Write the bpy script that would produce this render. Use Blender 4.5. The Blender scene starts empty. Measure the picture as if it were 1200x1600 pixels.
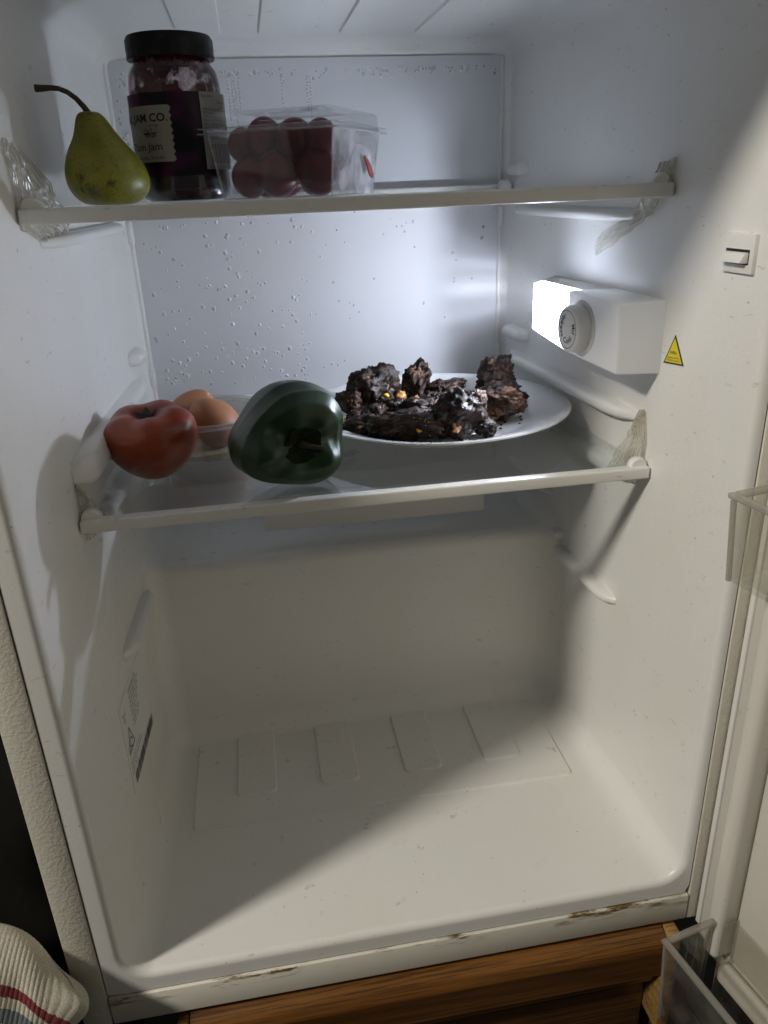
import bpy, bmesh, math, random
from mathutils import Vector, Matrix, noise
random.seed(7)
S = bpy.context.scene
C = S.collection

# ------------------------------------------------------------------ camera
cam_d = bpy.data.cameras.new('camera'); cam = bpy.data.objects.new('camera', cam_d); C.objects.link(cam)
_r = Vector((0.9852, -0.1676, -0.0368)); _f = Vector((0.1401, 0.9096, -0.3912)).normalized()
_r = (_r - _f * _r.dot(_f)).normalized(); _u = _r.cross(_f)
cam.matrix_world = Matrix(((_r.x, _u.x, -_f.x, 0.1425), (_r.y, _u.y, -_f.y, -0.4144), (_r.z, _u.z, -_f.z, 0.5290), (0, 0, 0, 1)))
cam_d.sensor_fit = 'HORIZONTAL'; cam_d.sensor_width = 36.0; cam_d.lens = 1197.3 / 1200 * 36
cam_d.clip_start = 0.01; cam_d.clip_end = 50
S.camera = cam

# ------------------------------------------------------------------ world, room lamp, exposure
w = bpy.data.worlds.new('World'); S.world = w; w.use_nodes = True
bg = w.node_tree.nodes['Background']; bg.inputs[0].default_value = (1.0, 0.95, 0.87, 1); bg.inputs[1].default_value = 0.07
ld = bpy.data.lights.new('kitchen_ceiling_lamp', 'POINT'); lo = bpy.data.objects.new('kitchen_ceiling_lamp', ld); C.objects.link(lo)
lo.location = (-1.56, -0.72, 1.74)          # kitchen ceiling lamp: up, to the left and in front of the fridge
ld.energy = 158; ld.color = (1.0, 0.935, 0.83); ld.shadow_soft_size = 0.13
S.view_settings.view_transform = 'Standard'; S.view_settings.look = 'None'
S.view_settings.exposure = 0.0; S.view_settings.gamma = 1.0; S.view_settings.use_curve_mapping = False
cy = S.cycles
cy.max_bounces = 7; cy.diffuse_bounces = 4; cy.glossy_bounces = 3; cy.transmission_bounces = 4; cy.use_adaptive_sampling = True; cy.adaptive_threshold = 0.025; cy.transparent_max_bounces = 16
cy.caustics_reflective = False; cy.caustics_refractive = False; cy.sample_clamp_indirect = 4.0; cy.blur_glossy = 0.5
cy.use_denoising = True

# ------------------------------------------------------------------ dimensions of the fridge (metres)
W, DR = 0.44, 0.051            # width of the opening, draft of the side walls per metre of depth
D1, D2 = 0.265, 0.440          # depth of the lower / upper back wall
ZS, ZS2, ZT = 0.2015, 0.210, 0.660
S1, S2 = 0.5235, 0.3200        # glass tops of the shelves
def xl(y): return DR * y
def xr(y): return W - DR * y

# ------------------------------------------------------------------ materials
def nt(name):
    m = bpy.data.materials.new(name); m.use_nodes = True
    t = m.node_tree; b = t.nodes['Principled BSDF']; return m, t, b
def N(t, typ, **k):
    n = t.nodes.new(typ)
    for a, v in k.items(): setattr(n, a, v)
    return n
def L(t, a, b): t.links.new(a, b)
def coords(t, scale=None, kind='Object'):
    tc = N(t, 'ShaderNodeTexCoord')
    if scale is None: return tc.outputs[kind]
    mp = N(t, 'ShaderNodeMapping'); mp.inputs['Scale'].default_value = scale; L(t, tc.outputs[kind], mp.inputs[0]); return mp.outputs[0]
def noise_n(t, vec, scale, detail=4, rough=.55):
    n = N(t, 'ShaderNodeTexNoise'); n.inputs['Scale'].default_value = scale; n.inputs['Detail'].default_value = detail; n.inputs['Roughness'].default_value = rough
    L(t, vec, n.inputs['Vector']); return n.outputs['Fac']
def ramp(t, fac, stops):
    r = N(t, 'ShaderNodeValToRGB'); e = r.color_ramp.elements
    while len(e) < len(stops): e.new(.5)
    for i, (p, c) in enumerate(stops):
        e[i].position = p; e[i].color = (c, c, c, 1) if not hasattr(c, '__len__') else (*c, 1)
    L(t, fac, r.inputs[0]); return r.outputs[0]
def mixc(t, fac, a, b):
    m = N(t, 'ShaderNodeMix', data_type='RGBA')
    if hasattr(fac, 'links'): L(t, fac, m.inputs[0])
    else: m.inputs[0].default_value = fac
    for v, i in ((a, 6), (b, 7)):
        if hasattr(v, 'links'): L(t, v, m.inputs[i])
        else: m.inputs[i].default_value = (*v, 1)
    return m.outputs[2]
def bump(t, b, h, strength, dist=0.001):
    n = N(t, 'ShaderNodeBump'); n.inputs['Strength'].default_value = strength; n.inputs['Distance'].default_value = dist
    L(t, h, n.inputs['Height']); L(t, n.outputs[0], b.inputs['Normal']); return n

def plastic(name, col, rough=.35, dirt=.0, dirtcol=(.25, .2, .13), peel=.15, specks=True, dscale=38):
    m, t, b = nt(name); v = coords(t)
    base = mixc(t, noise_n(t, v, 7, 1), tuple(c * .95 for c in col), col)
    if dirt > 0:
        a = ramp(t, noise_n(t, v, dscale, 4, .7), [(.62, 0), (.72, 1)])
        mm = N(t, 'ShaderNodeMath', operation='MULTIPLY'); L(t, a, mm.inputs[0]); mm.inputs[1].default_value = dirt
        base = mixc(t, mm.outputs[0], base, dirtcol)
    if dirt > 0:
        base = mixc(t, ramp(t, noise_n(t, v, 9, 3, .6), [(.45, 0), (.75, .35)]), base, tuple(c * k for c, k in zip(col, (.93, .89, .78))))
    if specks:                                          # little marks and dried spots
        vo = N(t, 'ShaderNodeTexVoronoi'); vo.inputs['Scale'].default_value = 105; L(t, coords(t, (1, .6, .75)), vo.inputs['Vector'])
        s = ramp(t, vo.outputs['Distance'], [(.03, 1), (.075, 0)])
        k = ramp(t, noise_n(t, v, 23, 1), [(.44, 0), (.56, 1)])
        mm = N(t, 'ShaderNodeMath', operation='MULTIPLY'); L(t, s, mm.inputs[0]); L(t, k, mm.inputs[1])
        m2 = N(t, 'ShaderNodeMath', operation='MULTIPLY'); L(t, mm.outputs[0], m2.inputs[0]); m2.inputs[1].default_value = .62
        base = mixc(t, m2.outputs[0], base, (.16, .14, .10))
    if specks:                                          # short scuffs
        sc_ = ramp(t, noise_n(t, coords(t, (60, 60, 190)), 1.0, 3, .7), [(.66, 0), (.72, .40)]); base = mixc(t, sc_, base, (.34, .30, .22))
    L(t, base, b.inputs['Base Color'])
    b.inputs['Roughness'].default_value = rough
    if peel: bump(t, b, noise_n(t, v, 420, 1), peel, .0006)
    return m

def clear(name, tint=(.96, .97, .97), f0=.045, haze=.0, hazecol=(.8, .8, .82), rough=.03, smudge=.0, bmp=0., bscale=60):
    """clear sheet: passes light straight through, mirrors more at a shallow angle, a little surface haze"""
    m, t, b = nt(name); t.nodes.remove(b); out = t.nodes['Material Output']; v = coords(t)
    lw = N(t, 'ShaderNodeLayerWeight'); lw.inputs['Blend'].default_value = .5
    pw = N(t, 'ShaderNodeMath', operation='POWER'); L(t, lw.outputs['Facing'], pw.inputs[0]); pw.inputs[1].default_value = 5
    ma = N(t, 'ShaderNodeMath', operation='MULTIPLY_ADD', use_clamp=True); L(t, pw.outputs[0], ma.inputs[0]); ma.inputs[1].default_value = 1 - f0; ma.inputs[2].default_value = f0
    tr = N(t, 'ShaderNodeBsdfTransparent'); tr.inputs[0].default_value = (*tint, 1)
    gl = N(t, 'ShaderNodeBsdfGlossy'); gl.inputs['Roughness'].default_value = rough; gl.inputs[0].default_value = (1, 1, 1, 1)
    if bmp:
        bn = N(t, 'ShaderNodeBump'); bn.inputs['Strength'].default_value = bmp; bn.inputs['Distance'].default_value = .001
        L(t, noise_n(t, v, bscale, 3), bn.inputs['Height']); L(t, bn.outputs[0], gl.inputs['Normal']); L(t, bn.outputs[0], lw.inputs['Normal'])
    mx = N(t, 'ShaderNodeMixShader'); L(t, ma.outputs[0], mx.inputs[0]); L(t, tr.outputs[0], mx.inputs[1]); L(t, gl.outputs[0], mx.inputs[2])
    last = mx.outputs[0]
    if haze or smudge:
        di = N(t, 'ShaderNodeBsdfDiffuse'); di.inputs[0].default_value = (*hazecol, 1)
        tl = N(t, 'ShaderNodeBsdfTranslucent'); tl.inputs[0].default_value = (*hazecol, 1)
        dm = N(t, 'ShaderNodeMixShader'); dm.inputs[0].default_value = .5; L(t, di.outputs[0], dm.inputs[1]); L(t, tl.outputs[0], dm.inputs[2])
        m3 = N(t, 'ShaderNodeMixShader'); m3.inputs[0].default_value = haze
        if smudge: L(t, ramp(t, noise_n(t, v, 28, 2, .65), [(.4, haze), (.72, haze + smudge)]), m3.inputs[0])
        L(t, last, m3.inputs[1]); L(t, dm.outputs[0], m3.inputs[2]); last = m3.outputs[0]
    L(t, last, out.inputs['Surface']); return m

M = {}
M['liner'] = plastic('liner_white_plastic', (.82, .815, .785), .34, .10, (.42, .36, .25))
M['shelf_plastic'] = plastic('shelf_white_plastic', (.83, .82, .775), .30, .30, (.48, .41, .27), dscale=55)
M['rail'] = plastic('rail_plastic', (.82, .815, .785), .32, .12, (.4, .34, .24), specks=False)
M['white'] = plastic('clean_white_plastic', (.80, .79, .76), .36, .0, specks=False)
M['panel'] = plastic('evaporator_painted_metal', (.78, .79, .81), .6, .06, (.5, .48, .44), specks=False, peel=.05)
M['frame'] = plastic('frame_cream_metal', (.78, .75, .66), .36, .12, (.45, .36, .2), peel=.08)
M['gasket'] = plastic('gasket_vinyl', (.60, .585, .54), .5, .25, (.3, .26, .18), specks=False)
M['doorliner'] = plastic('door_liner_plastic', (.74, .715, .65), .35, .10, (.45, .38, .25))

def textured_metal():
    m, t, b = nt('leather_grain_cream_metal'); v = coords(t)
    b.inputs['Base Color'].default_value = (.70, .67, .57, 1); b.inputs['Roughness'].default_value = .38
    vo = N(t, 'ShaderNodeTexVoronoi', feature='SMOOTH_F1'); vo.inputs['Scale'].default_value = 430
    dv = N(t, 'ShaderNodeVectorMath', operation='ADD'); L(t, v, dv.inputs[0])
    nn = N(t, 'ShaderNodeTexNoise'); nn.inputs['Scale'].default_value = 200; L(t, v, nn.inputs['Vector'])
    sc = N(t, 'ShaderNodeVectorMath', operation='SCALE'); L(t, nn.outputs['Color'], sc.inputs[0]); sc.inputs['Scale'].default_value = .006
    L(t, sc.outputs[0], dv.inputs[1]); L(t, dv.outputs[0], vo.inputs['Vector'])
    r = ramp(t, vo.outputs['Distance'], [(.25, 1), (.6, 0)])
    bump(t, b, r, .22, .0005)
    d = ramp(t, noise_n(t, v, 60, 5, .7), [(.66, 0), (.74, 1)])
    L(t, mixc(t, d, (.76, .73, .63), (.5, .42, .28)), b.inputs['Base Color'])
    return m
M['texmetal'] = textured_metal()

def rusty_frame():
    m, t, b = nt('cream_metal_with_rust_marks'); v = coords(t, (1, 1, 1)); vs = coords(t, (9, 40, 60))
    a = noise_n(t, vs, 3.0, 6, .7); k = noise_n(t, coords(t, (1, 1, 1)), 14, 2)
    f = N(t, 'ShaderNodeMath', operation='MULTIPLY'); L(t, ramp(t, a, [(.50, 0), (.58, 1)]), f.inputs[0]); L(t, ramp(t, k, [(.45, 0), (.55, 1)]), f.inputs[1])
    sx = N(t, 'ShaderNodeSeparateXYZ'); L(t, coords(t), sx.inputs[0]); mr = N(t, 'ShaderNodeMapRange'); mr.inputs[1].default_value = -.029; mr.inputs[2].default_value = -.021; L(t, sx.outputs[2], mr.inputs[0])
    f2 = N(t, 'ShaderNodeMath', operation='MULTIPLY'); L(t, f.outputs[0], f2.inputs[0]); L(t, mr.outputs[0], f2.inputs[1]); f = f2
    c = mixc(t, f.outputs[0], (.76, .73, .64), (.16, .095, .02))
    L(t, c, b.inputs['Base Color']); b.inputs['Roughness'].default_value = .42; return m
M['rustframe'] = rusty_frame()

M['shelfglass'] = clear('shelf_glass', (.935, .95, .955), .05, 0, (.7, .74, .74), .015)
M['jarglass'] = clear('jar_glass', (.93, .94, .94), .03, 0, (.7, .7, .72), .03)
M['punnet'] = clear('punnet_plastic', (.96, .965, .97), .03, .006, (.8, .8, .83), .05, .02)
M['punnetrim'] = clear('punnet_rim', (.93, .935, .94), .10, .12, (.8, .8, .83), .06)
M['frosted'] = clear('punnet_frosted_end', (.95, .95, .96), .06, .10, (.85, .85, .88), .12, .60, .9, 110)
M['bin'] = clear('door_bin_plastic', (.95, .945, .92), .06, .010, (.80, .78, .72), .06, .09, .3, 45)
M['tubrim'] = clear('tub_rim_plastic', (.93, .935, .935), .10, .48, (.8, .8, .8), .08)
M['binrim'] = clear('door_bin_rim', (.86, .84, .80), .12, .32, (.70, .68, .63), .10)
M['tub'] = clear('tub_plastic', (.95, .955, .955), .06, .09, (.85, .85, .84), .06, .06)
def tapemat():
    m, t, b = nt('ribbed_packing_tape'); t.nodes.remove(b); out = t.nodes['Material Output']
    at = N(t, 'ShaderNodeAttribute', attribute_name='rib')
    tr = N(t, 'ShaderNodeBsdfTransparent'); tr.inputs[0].default_value = (.95, .94, .91, 1)
    gl = N(t, 'ShaderNodeBsdfGlossy'); gl.inputs['Roughness'].default_value = .2
    g1 = N(t, 'ShaderNodeMixShader'); g1.inputs[0].default_value = .07; L(t, tr.outputs[0], g1.inputs[1]); L(t, gl.outputs[0], g1.inputs[2])
    di = N(t, 'ShaderNodeBsdfDiffuse'); di.inputs[0].default_value = (.82, .80, .74, 1); tl = N(t, 'ShaderNodeBsdfTranslucent'); tl.inputs[0].default_value = (.85, .83, .78, 1)
    dm = N(t, 'ShaderNodeMixShader'); dm.inputs[0].default_value = .5; L(t, di.outputs[0], dm.inputs[1]); L(t, tl.outputs[0], dm.inputs[2])
    sx = N(t, 'ShaderNodeSeparateColor'); L(t, at.outputs['Color'], sx.inputs[0])
    m3 = N(t, 'ShaderNodeMixShader'); L(t, sx.outputs[0], m3.inputs[0]); L(t, g1.outputs[0], m3.inputs[1]); L(t, dm.outputs[0], m3.inputs[2])
    L(t, m3.outputs[0], out.inputs['Surface']); return m
M['tape'] = tapemat()
M['lens'] = clear('lamp_cover_diffuser', (.97, .98, 1.0), .05, .46, (.92, .94, .98), .2)
M['lensdim'] = clear('lamp_cover_added_dimmer', (.86, .87, .89), .05, .20, (.8, .82, .86), .12)  # tinted pane, added only to dim the light stripes on the back wall
M['lenstop'] = clear('lamp_cover_top', (.97, .98, 1.0), .05, .72, (.92, .94, .98), .2)
def housingmat():
    m, t, b = nt('thin_white_housing_plastic'); out = t.nodes['Material Output']; b.inputs['Base Color'].default_value = (.80, .79, .76, 1); b.inputs['Roughness'].default_value = .36
    tl = N(t, 'ShaderNodeBsdfTranslucent'); tl.inputs[0].default_value = (.85, .86, .88, 1)
    mx = N(t, 'ShaderNodeMixShader'); mx.inputs[0].default_value = .10; L(t, b.outputs[0], mx.inputs[1]); L(t, tl.outputs[0], mx.inputs[2]); L(t, mx.outputs[0], out.inputs['Surface']); return m
M['housing'] = housingmat()

def flat(name, col, rough=.5, spec=.5):
    m, t, b = nt(name); v = coords(t)
    L(t, mixc(t, noise_n(t, v, 120, 3), tuple(c * .9 for c in col), col), b.inputs['Base Color'])
    b.inputs['Roughness'].default_value = rough; b.inputs['Specular IOR Level'].default_value = spec; return m
M['black'] = flat('black_print', (.012, .012, .013), .5)
M['darkslot'] = flat('dark_gap', (.01, .01, .01), .7)
M['paper'] = flat('label_paper', (.62, .57, .47), .55)
M['paperwhite'] = flat('label_white_paper', (.60, .57, .52), .55)
M['greysticker'] = flat('rating_sticker', (.82, .82, .79), .4)
M['greyprint'] = flat('grey_print', (.035, .035, .035), .5)
M['yellow'] = flat('warning_yellow', (.80, .66, .02), .4)
M['lid'] = flat('jar_lid_black', (.006, .006, .007), .40, .25)
M['darklabel'] = flat('dark_label', (.014, .010, .016), .45)

def plumlabel():
    m, t, b = nt('label_dark_with_plum_print'); v = coords(t)
    f = ramp(t, noise_n(t, coords(t, (1, 1, .8)), 45, 1), [(.47, 0), (.62, 1)])
    L(t, mixc(t, f, (.010, .006, .012), (.12, .012, .085)), b.inputs['Base Color']); b.inputs['Roughness'].default_value = .4; return m
M['plumlabel'] = plumlabel()
def jam():
    m, t, b = nt('dark_plum_jam'); v = coords(t)
    L(t, mixc(t, noise_n(t, v, 60, 4), (.006, .002, .004), (.02, .004, .008)), b.inputs['Base Color']); b.inputs['Roughness'].default_value = .25
    bump(t, b, noise_n(t, v, 70, 4), .4, .002); return m
M['jam'] = jam()
def smear():
    m, t, b = nt('jam_smears_inside_glass'); out = t.nodes['Material Output']
    v = coords(t, (1, 1, .75))
    b.inputs['Base Color'].default_value = (.07, .007, .011, 1); b.inputs['Roughness'].default_value = .25
    di = N(t, 'ShaderNodeBsdfTranslucent'); di.inputs[0].default_value = (.40, .20, .22, 1)
    d2 = N(t, 'ShaderNodeBsdfDiffuse'); d2.inputs[0].default_value = (.36, .20, .21, 1)
    dm = N(t, 'ShaderNodeMixShader'); dm.inputs[0].default_value = .5; L(t, di.outputs[0], dm.inputs[1]); L(t, d2.outputs[0], dm.inputs[2])
    tr = N(t, 'ShaderNodeBsdfTransparent'); tr.inputs[0].default_value = (.95, .85, .87, 1)
    m1 = N(t, 'ShaderNodeMixShader'); L(t, ramp(t, noise_n(t, v, 90, 5, .7), [(.42, .08), (.62, .5)]), m1.inputs[0]); L(t, tr.outputs[0], m1.inputs[1]); L(t, dm.outputs[0], m1.inputs[2])
    # thicker near the neck, patchy below
    f1 = noise_n(t, v, 42, 5, .62)
    sx = N(t, 'ShaderNodeSeparateXYZ'); L(t, coords(t), sx.inputs[0])
    mr = N(t, 'ShaderNodeMapRange'); mr.inputs[1].default_value = .085; mr.inputs[2].default_value = .105; mr.inputs[3].default_value = .0; mr.inputs[4].default_value = .22; L(t, sx.outputs[2], mr.inputs[0])
    ad = N(t, 'ShaderNodeMath', operation='ADD'); L(t, f1, ad.inputs[0]); L(t, mr.outputs[0], ad.inputs[1])
    r = ramp(t, ad.outputs[0], [(.47, 0), (.52, 1)])
    m2 = N(t, 'ShaderNodeMixShader'); L(t, r, m2.inputs[0]); L(t, m1.outputs[0], m2.inputs[1]); L(t, b.outputs[0], m2.inputs[2])
    L(t, m2.outputs[0], out.inputs['Surface']); return m
M['smear'] = smear()
def organic(name, a, b_, scale, rough=.4, bmp=.2, bsc=200, bd=.0008, lo=.35, hi=.65, sss=0., spot=None, spotscale=300, coat=0.):
    m, t, b = nt(name); v = coords(t)
    c = mixc(t, ramp(t, noise_n(t, v, scale, 5, .6), [(lo, 0), (hi, 1)]), a, b_)
    if spot:
        vo = N(t, 'ShaderNodeTexVoronoi'); vo.inputs['Scale'].default_value = spotscale; L(t, v, vo.inputs['Vector'])
        s = ramp(t, vo.outputs['Distance'], [(.12, .75), (.3, 0)]); c = mixc(t, s, c, spot)
    L(t, c, b.inputs['Base Color']); b.inputs['Roughness'].default_value = rough
    if sss: b.inputs['Subsurface Weight'].default_value = sss; b.inputs['Subsurface Radius'].default_value = (.006, .003, .001); b.inputs['Subsurface Scale'].default_value = 1.
    b.inputs['Coat Weight'].default_value = coat
    if bmp: bump(t, b, noise_n(t, v, bsc, 4), bmp, bd)
    return m
def pearmat():
    m, t, b = nt('pear_skin'); v = coords(t)
    c = mixc(t, ramp(t, noise_n(t, v, 40, 4), [(.35, 0), (.65, 1)]), (.16, .165, .012), (.27, .26, .022))
    vo = N(t, 'ShaderNodeTexVoronoi'); vo.inputs['Scale'].default_value = 420; L(t, v, vo.inputs['Vector'])
    c = mixc(t, ramp(t, vo.outputs['Distance'], [(.12, .7), (.32, 0)]), c, (.05, .06, .006))
    br = N(t, 'ShaderNodeMath', operation='MULTIPLY')                   # bruises and russet scars on the belly
    L(t, ramp(t, noise_n(t, coords(t, (1, 1, 1.4)), 60, 4, .6), [(.55, 0), (.61, 1)]), br.inputs[0]); L(t, ramp(t, noise_n(t, v, 30, 1), [(.49, 0), (.56, 1)]), br.inputs[1])
    c = mixc(t, br.outputs[0], c, (.022, .014, .004))
    for (px, py, pz, r0) in ((.0420, .1490, S1 + .0180, .0040), (.0460, .1470, S1 + .0085, .0055), (.0600, .1460, S1 + .0140, .0026), (.0395, .1520, S1 + .0110, .0030), (.0470, .1640, S1 + .0560, .0040)):
        ds = N(t, 'ShaderNodeVectorMath', operation='DISTANCE'); L(t, v, ds.inputs[0]); ds.inputs[1].default_value = (px, py, pz)
        nz = N(t, 'ShaderNodeMath', operation='MULTIPLY_ADD'); L(t, noise_n(t, v, 330, 3, .65), nz.inputs[0]); nz.inputs[1].default_value = .016; L(t, ds.outputs['Value'], nz.inputs[2])
        c = mixc(t, ramp(t, nz.outputs[0], [(.0065 + r0 * .6, .85), (.0085 + r0, 0)]), c, (.030, .020, .006))
    L(t, c, b.inputs['Base Color']); b.inputs['Roughness'].default_value = .42
    bump(t, b, noise_n(t, v, 160, 4), .25, .0008); return m
M['pear'] = pearmat()
M['stem'] = organic('woody_stem', (.03, .022, .012), (.06, .042, .022), 200, .7, .5, 500)
M['tomato'] = organic('tomato_skin', (.17, .014, .003), (.26, .040, .005), 18, .36, .05, 60, .001)
M['calyx'] = organic('dark_dry_calyx', (.008, .008, .003), (.03, .022, .008), 200, .8, .5, 300)
M['pepper'] = organic('green_pepper_skin', (.004, .022, .004), (.010, .044, .007), 25, .38, .12, 55, .0014)
M['pepperdark'] = organic('withered_pepper_top', (.006, .012, .004), (.020, .024, .010), 110, .8, .6, 150, .001); M['pepperdark'].node_tree.nodes['Principled BSDF'].inputs['Specular IOR Level'].default_value = .1
M['pepperstem'] = organic('dry_pepper_stem', (.016, .020, .006), (.055, .050, .018), 150, .8, .5, 300)
M['egg'] = organic('brown_eggshell', (.36, .15, .065), (.43, .19, .09), 60, .5, .12, 500, .0004, spot=(.34, .15, .07), spotscale=500)
M['grape'] = organic('red_grape_skin', (.075, .004, .012), (.17, .009, .022), 50, .34, .05, 100, .0005)
for _k in ('grape',): M[_k].node_tree.nodes['Principled BSDF'].inputs['Specular IOR Level'].default_value = .22
M['grapedark'] = organic('dark_grape_skin', (.018, .006, .014), (.045, .012, .022), 60, .35, .05, 100, .0005)
def meatmat(name, dark, brown, lo, hi):
    m, t, b = nt(name); v = coords(t)
    c = mixc(t, ramp(t, noise_n(t, v, 150, 4, .65), [(.42, 0), (.72, 1)]), dark, brown)
    c = mixc(t, ramp(t, noise_n(t, v, 48, 2), [(lo, 0), (hi, 1)]), c, tuple(k * 1.5 + .002 for k in brown))       # seared brown faces
    vo = N(t, 'ShaderNodeTexVoronoi'); vo.inputs['Scale'].default_value = 360; L(t, v, vo.inputs['Vector'])
    f = N(t, 'ShaderNodeMath', operation='MULTIPLY'); L(t, ramp(t, vo.outputs['Distance'], [(.10, 1), (.22, 0)]), f.inputs[0]); L(t, ramp(t, noise_n(t, v, 70, 1), [(.56, 0), (.62, .9)]), f.inputs[1])
    c = mixc(t, f.outputs[0], c, (.62, .55, .44))                                                                   # pale flecks: fat, and wet highlights painted into the colour
    L(t, c, b.inputs['Base Color']); L(t, ramp(t, noise_n(t, v, 90, 2), [(.4, .28), (.6, .75)]), b.inputs['Roughness']); b.inputs['Specular IOR Level'].default_value = .35
    bump(t, b, noise_n(t, v, 460, 3, .65), .8, .0012); return m
M['meat'] = meatmat('charred_meat', (.009, .005, .0035), (.045, .020, .010), .56, .70)
M['meatbrown'] = meatmat('browned_meat', (.025, .012, .008), (.10, .048, .026), .44, .60)
M['onion'] = organic('caramelised_onion', (.30, .12, .03), (.55, .30, .10), 120, .3, .3, 200, .001, coat=.4)
M['egg_yolk'] = organic('yellow_corn', (.75, .42, .02), (.85, .55, .05), 200, .3, .2, 300)
M['redbit'] = organic('dried_red_leaf', (.16, .02, .012), (.25, .035, .02), 200, .5, .3, 300)
M['porcelain'] = flat('white_porcelain', (.90, .90, .89), .12, .5)
M['powder'] = organic('egg_residue', (.55, .47, .30), (.72, .66, .50), 60, .7, .5, 200)
M['leather'] = organic('black_leather', (.003, .003, .003), (.006, .006, .006), 30, .5, .4, 160, .0008); M['leather'].node_tree.nodes['Principled BSDF'].inputs['Specular IOR Level'].default_value = .15
M['floor'] = organic('dark_floor', (.012, .012, .013), (.03, .03, .032), 25, .45, .3, 200)

def wood(name, a, b_, c_, rough=.38):
    m, t, b = nt(name); v = coords(t, (3.0, 14, 26))
    n1 = noise_n(t, v, 2.2, 6, .6); n2 = noise_n(t, coords(t, (7, 160, 480)), 1.8, 4, .7)
    wv = N(t, 'ShaderNodeTexWave', wave_type='BANDS', bands_direction='Z'); wv.inputs['Scale'].default_value = 1.1; wv.inputs['Distortion'].default_value = 9; wv.inputs['Detail'].default_value = 3; L(t, v, wv.inputs['Vector'])
    c = mixc(t, ramp(t, n1, [(.3, 0), (.7, 1)]), a, b_); c = mixc(t, ramp(t, wv.outputs['Fac'], [(.35, 0), (.95, .6)]), c, c_)
    c = mixc(t, ramp(t, n2, [(.48, 0), (.62, .78)]), c, tuple(k * .35 for k in c_))
    L(t, c, b.inputs['Base Color']); b.inputs['Roughness'].default_value = rough; b.inputs['Coat Weight'].default_value = .15
    bump(t, b, n2, .25, .0006); return m
M['oak'] = wood('varnished_oak', (.18, .070, .012), (.23, .100, .020), (.12, .043, .008))
M['oaklight'] = wood('light_oak_edge', (.40, .24, .07), (.46, .28, .10), (.28, .15, .04))
M['oakdark'] = wood('dark_oak', (.10, .04, .010), (.14, .06, .016), (.05, .02, .006))

def sockmat():
    m, t, b = nt('ribbed_knit_wool')
    at = N(t, 'ShaderNodeAttribute', attribute_name='band')
    sx = N(t, 'ShaderNodeSeparateColor'); L(t, at.outputs['Color'], sx.inputs[0])
    r = N(t, 'ShaderNodeValToRGB'); r.color_ramp.interpolation = 'CONSTANT'; e = r.color_ramp.elements
    for p, c in ((0, (.17, .22, .25, 1)), (.755, (.74, .70, .58, 1)), (.795, (.24, .012, .03, 1)), (.835, (.76, .72, .60, 1))):
        if p == 0: e[0].position = 0; e[0].color = c
        elif p == .755: e[1].position = p; e[1].color = c
        else: q = e.new(p); q.color = c
    v = coords(t); nz = N(t, 'ShaderNodeMath', operation='MULTIPLY_ADD'); L(t, noise_n(t, v, 500, 2), nz.inputs[0]); nz.inputs[1].default_value = .02; L(t, sx.outputs[0], nz.inputs[2])
    L(t, nz.outputs[0], r.inputs[0])
    c = mixc(t, ramp(t, noise_n(t, v, 900, 3, .7), [(.3, .5), (.7, 0)]), r.outputs[0], (.16, .13, .09))
    L(t, c, b.inputs['Base Color']); b.inputs['Roughness'].default_value = .95; b.inputs['Specular IOR Level'].default_value = .1; b.inputs['Sheen Weight'].default_value = .3
    bump(t, b, noise_n(t, v, 1100, 3, .7), .8, .0009); return m
M['sock'] = sockmat()
def water():
    m, t, b = nt('water_droplet'); t.nodes.remove(b); out = t.nodes['Material Output']
    tr = N(t, 'ShaderNodeBsdfTransparent'); tr.inputs[0].default_value = (.98, .98, 1, 1); di = N(t, 'ShaderNodeBsdfDiffuse'); di.inputs[0].default_value = (.97, .98, 1, 1)
    gl = N(t, 'ShaderNodeBsdfGlossy'); gl.inputs['Roughness'].default_value = .18
    a = N(t, 'ShaderNodeMixShader'); a.inputs[0].default_value = .42; L(t, tr.outputs[0], a.inputs[1]); L(t, di.outputs[0], a.inputs[2])
    c = N(t, 'ShaderNodeMixShader'); c.inputs[0].default_value = .10; L(t, a.outputs[0], c.inputs[1]); L(t, gl.outputs[0], c.inputs[2]); L(t, c.outputs[0], out.inputs['Surface']); return m
M['water'] = water()

# ------------------------------------------------------------------ mesh helpers
def tag(o, label=None, cat=None, group=None, kind=None):
    if label: o['label'] = label
    if cat: o['category'] = cat
    if group: o['group'] = group
    if kind: o['kind'] = kind
    return o
def thing(name, label, cat, loc=(0, 0, 0), group=None):
    o = bpy.data.objects.new(name, None); C.objects.link(o); o.location = loc; o.empty_display_size = .02
    return tag(o, label, cat, group)
def mk(name, bm, mat, parent=None, smooth=35, wn=False, label=None):
    me = bpy.data.meshes.new(name); bmesh.ops.recalc_face_normals(bm, faces=bm.faces[:]); bm.to_mesh(me); bm.free()
    return mko(name, me, mat, parent, smooth, wn, label)
def mko(name, me, mat, parent=None, smooth=35, wn=False, label=None):
    me.materials.append(M[mat] if isinstance(mat, str) else mat)
    if smooth:
        me.shade_smooth()
        if smooth < 180: me.set_sharp_from_angle(angle=math.radians(smooth))
    o = bpy.data.objects.new(name, me); C.objects.link(o)
    if parent is not None:
        o.parent = parent
        p, off = parent, Vector((0, 0, 0))
        while p is not None: off += p.location; p = p.parent
        o.location = -off                                # meshes are written in world coordinates
    if wn:
        mod = o.modifiers.new('wn', 'WEIGHTED_NORMAL'); mod.keep_sharp = True
    if label: o['label'] = label
    return o
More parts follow.
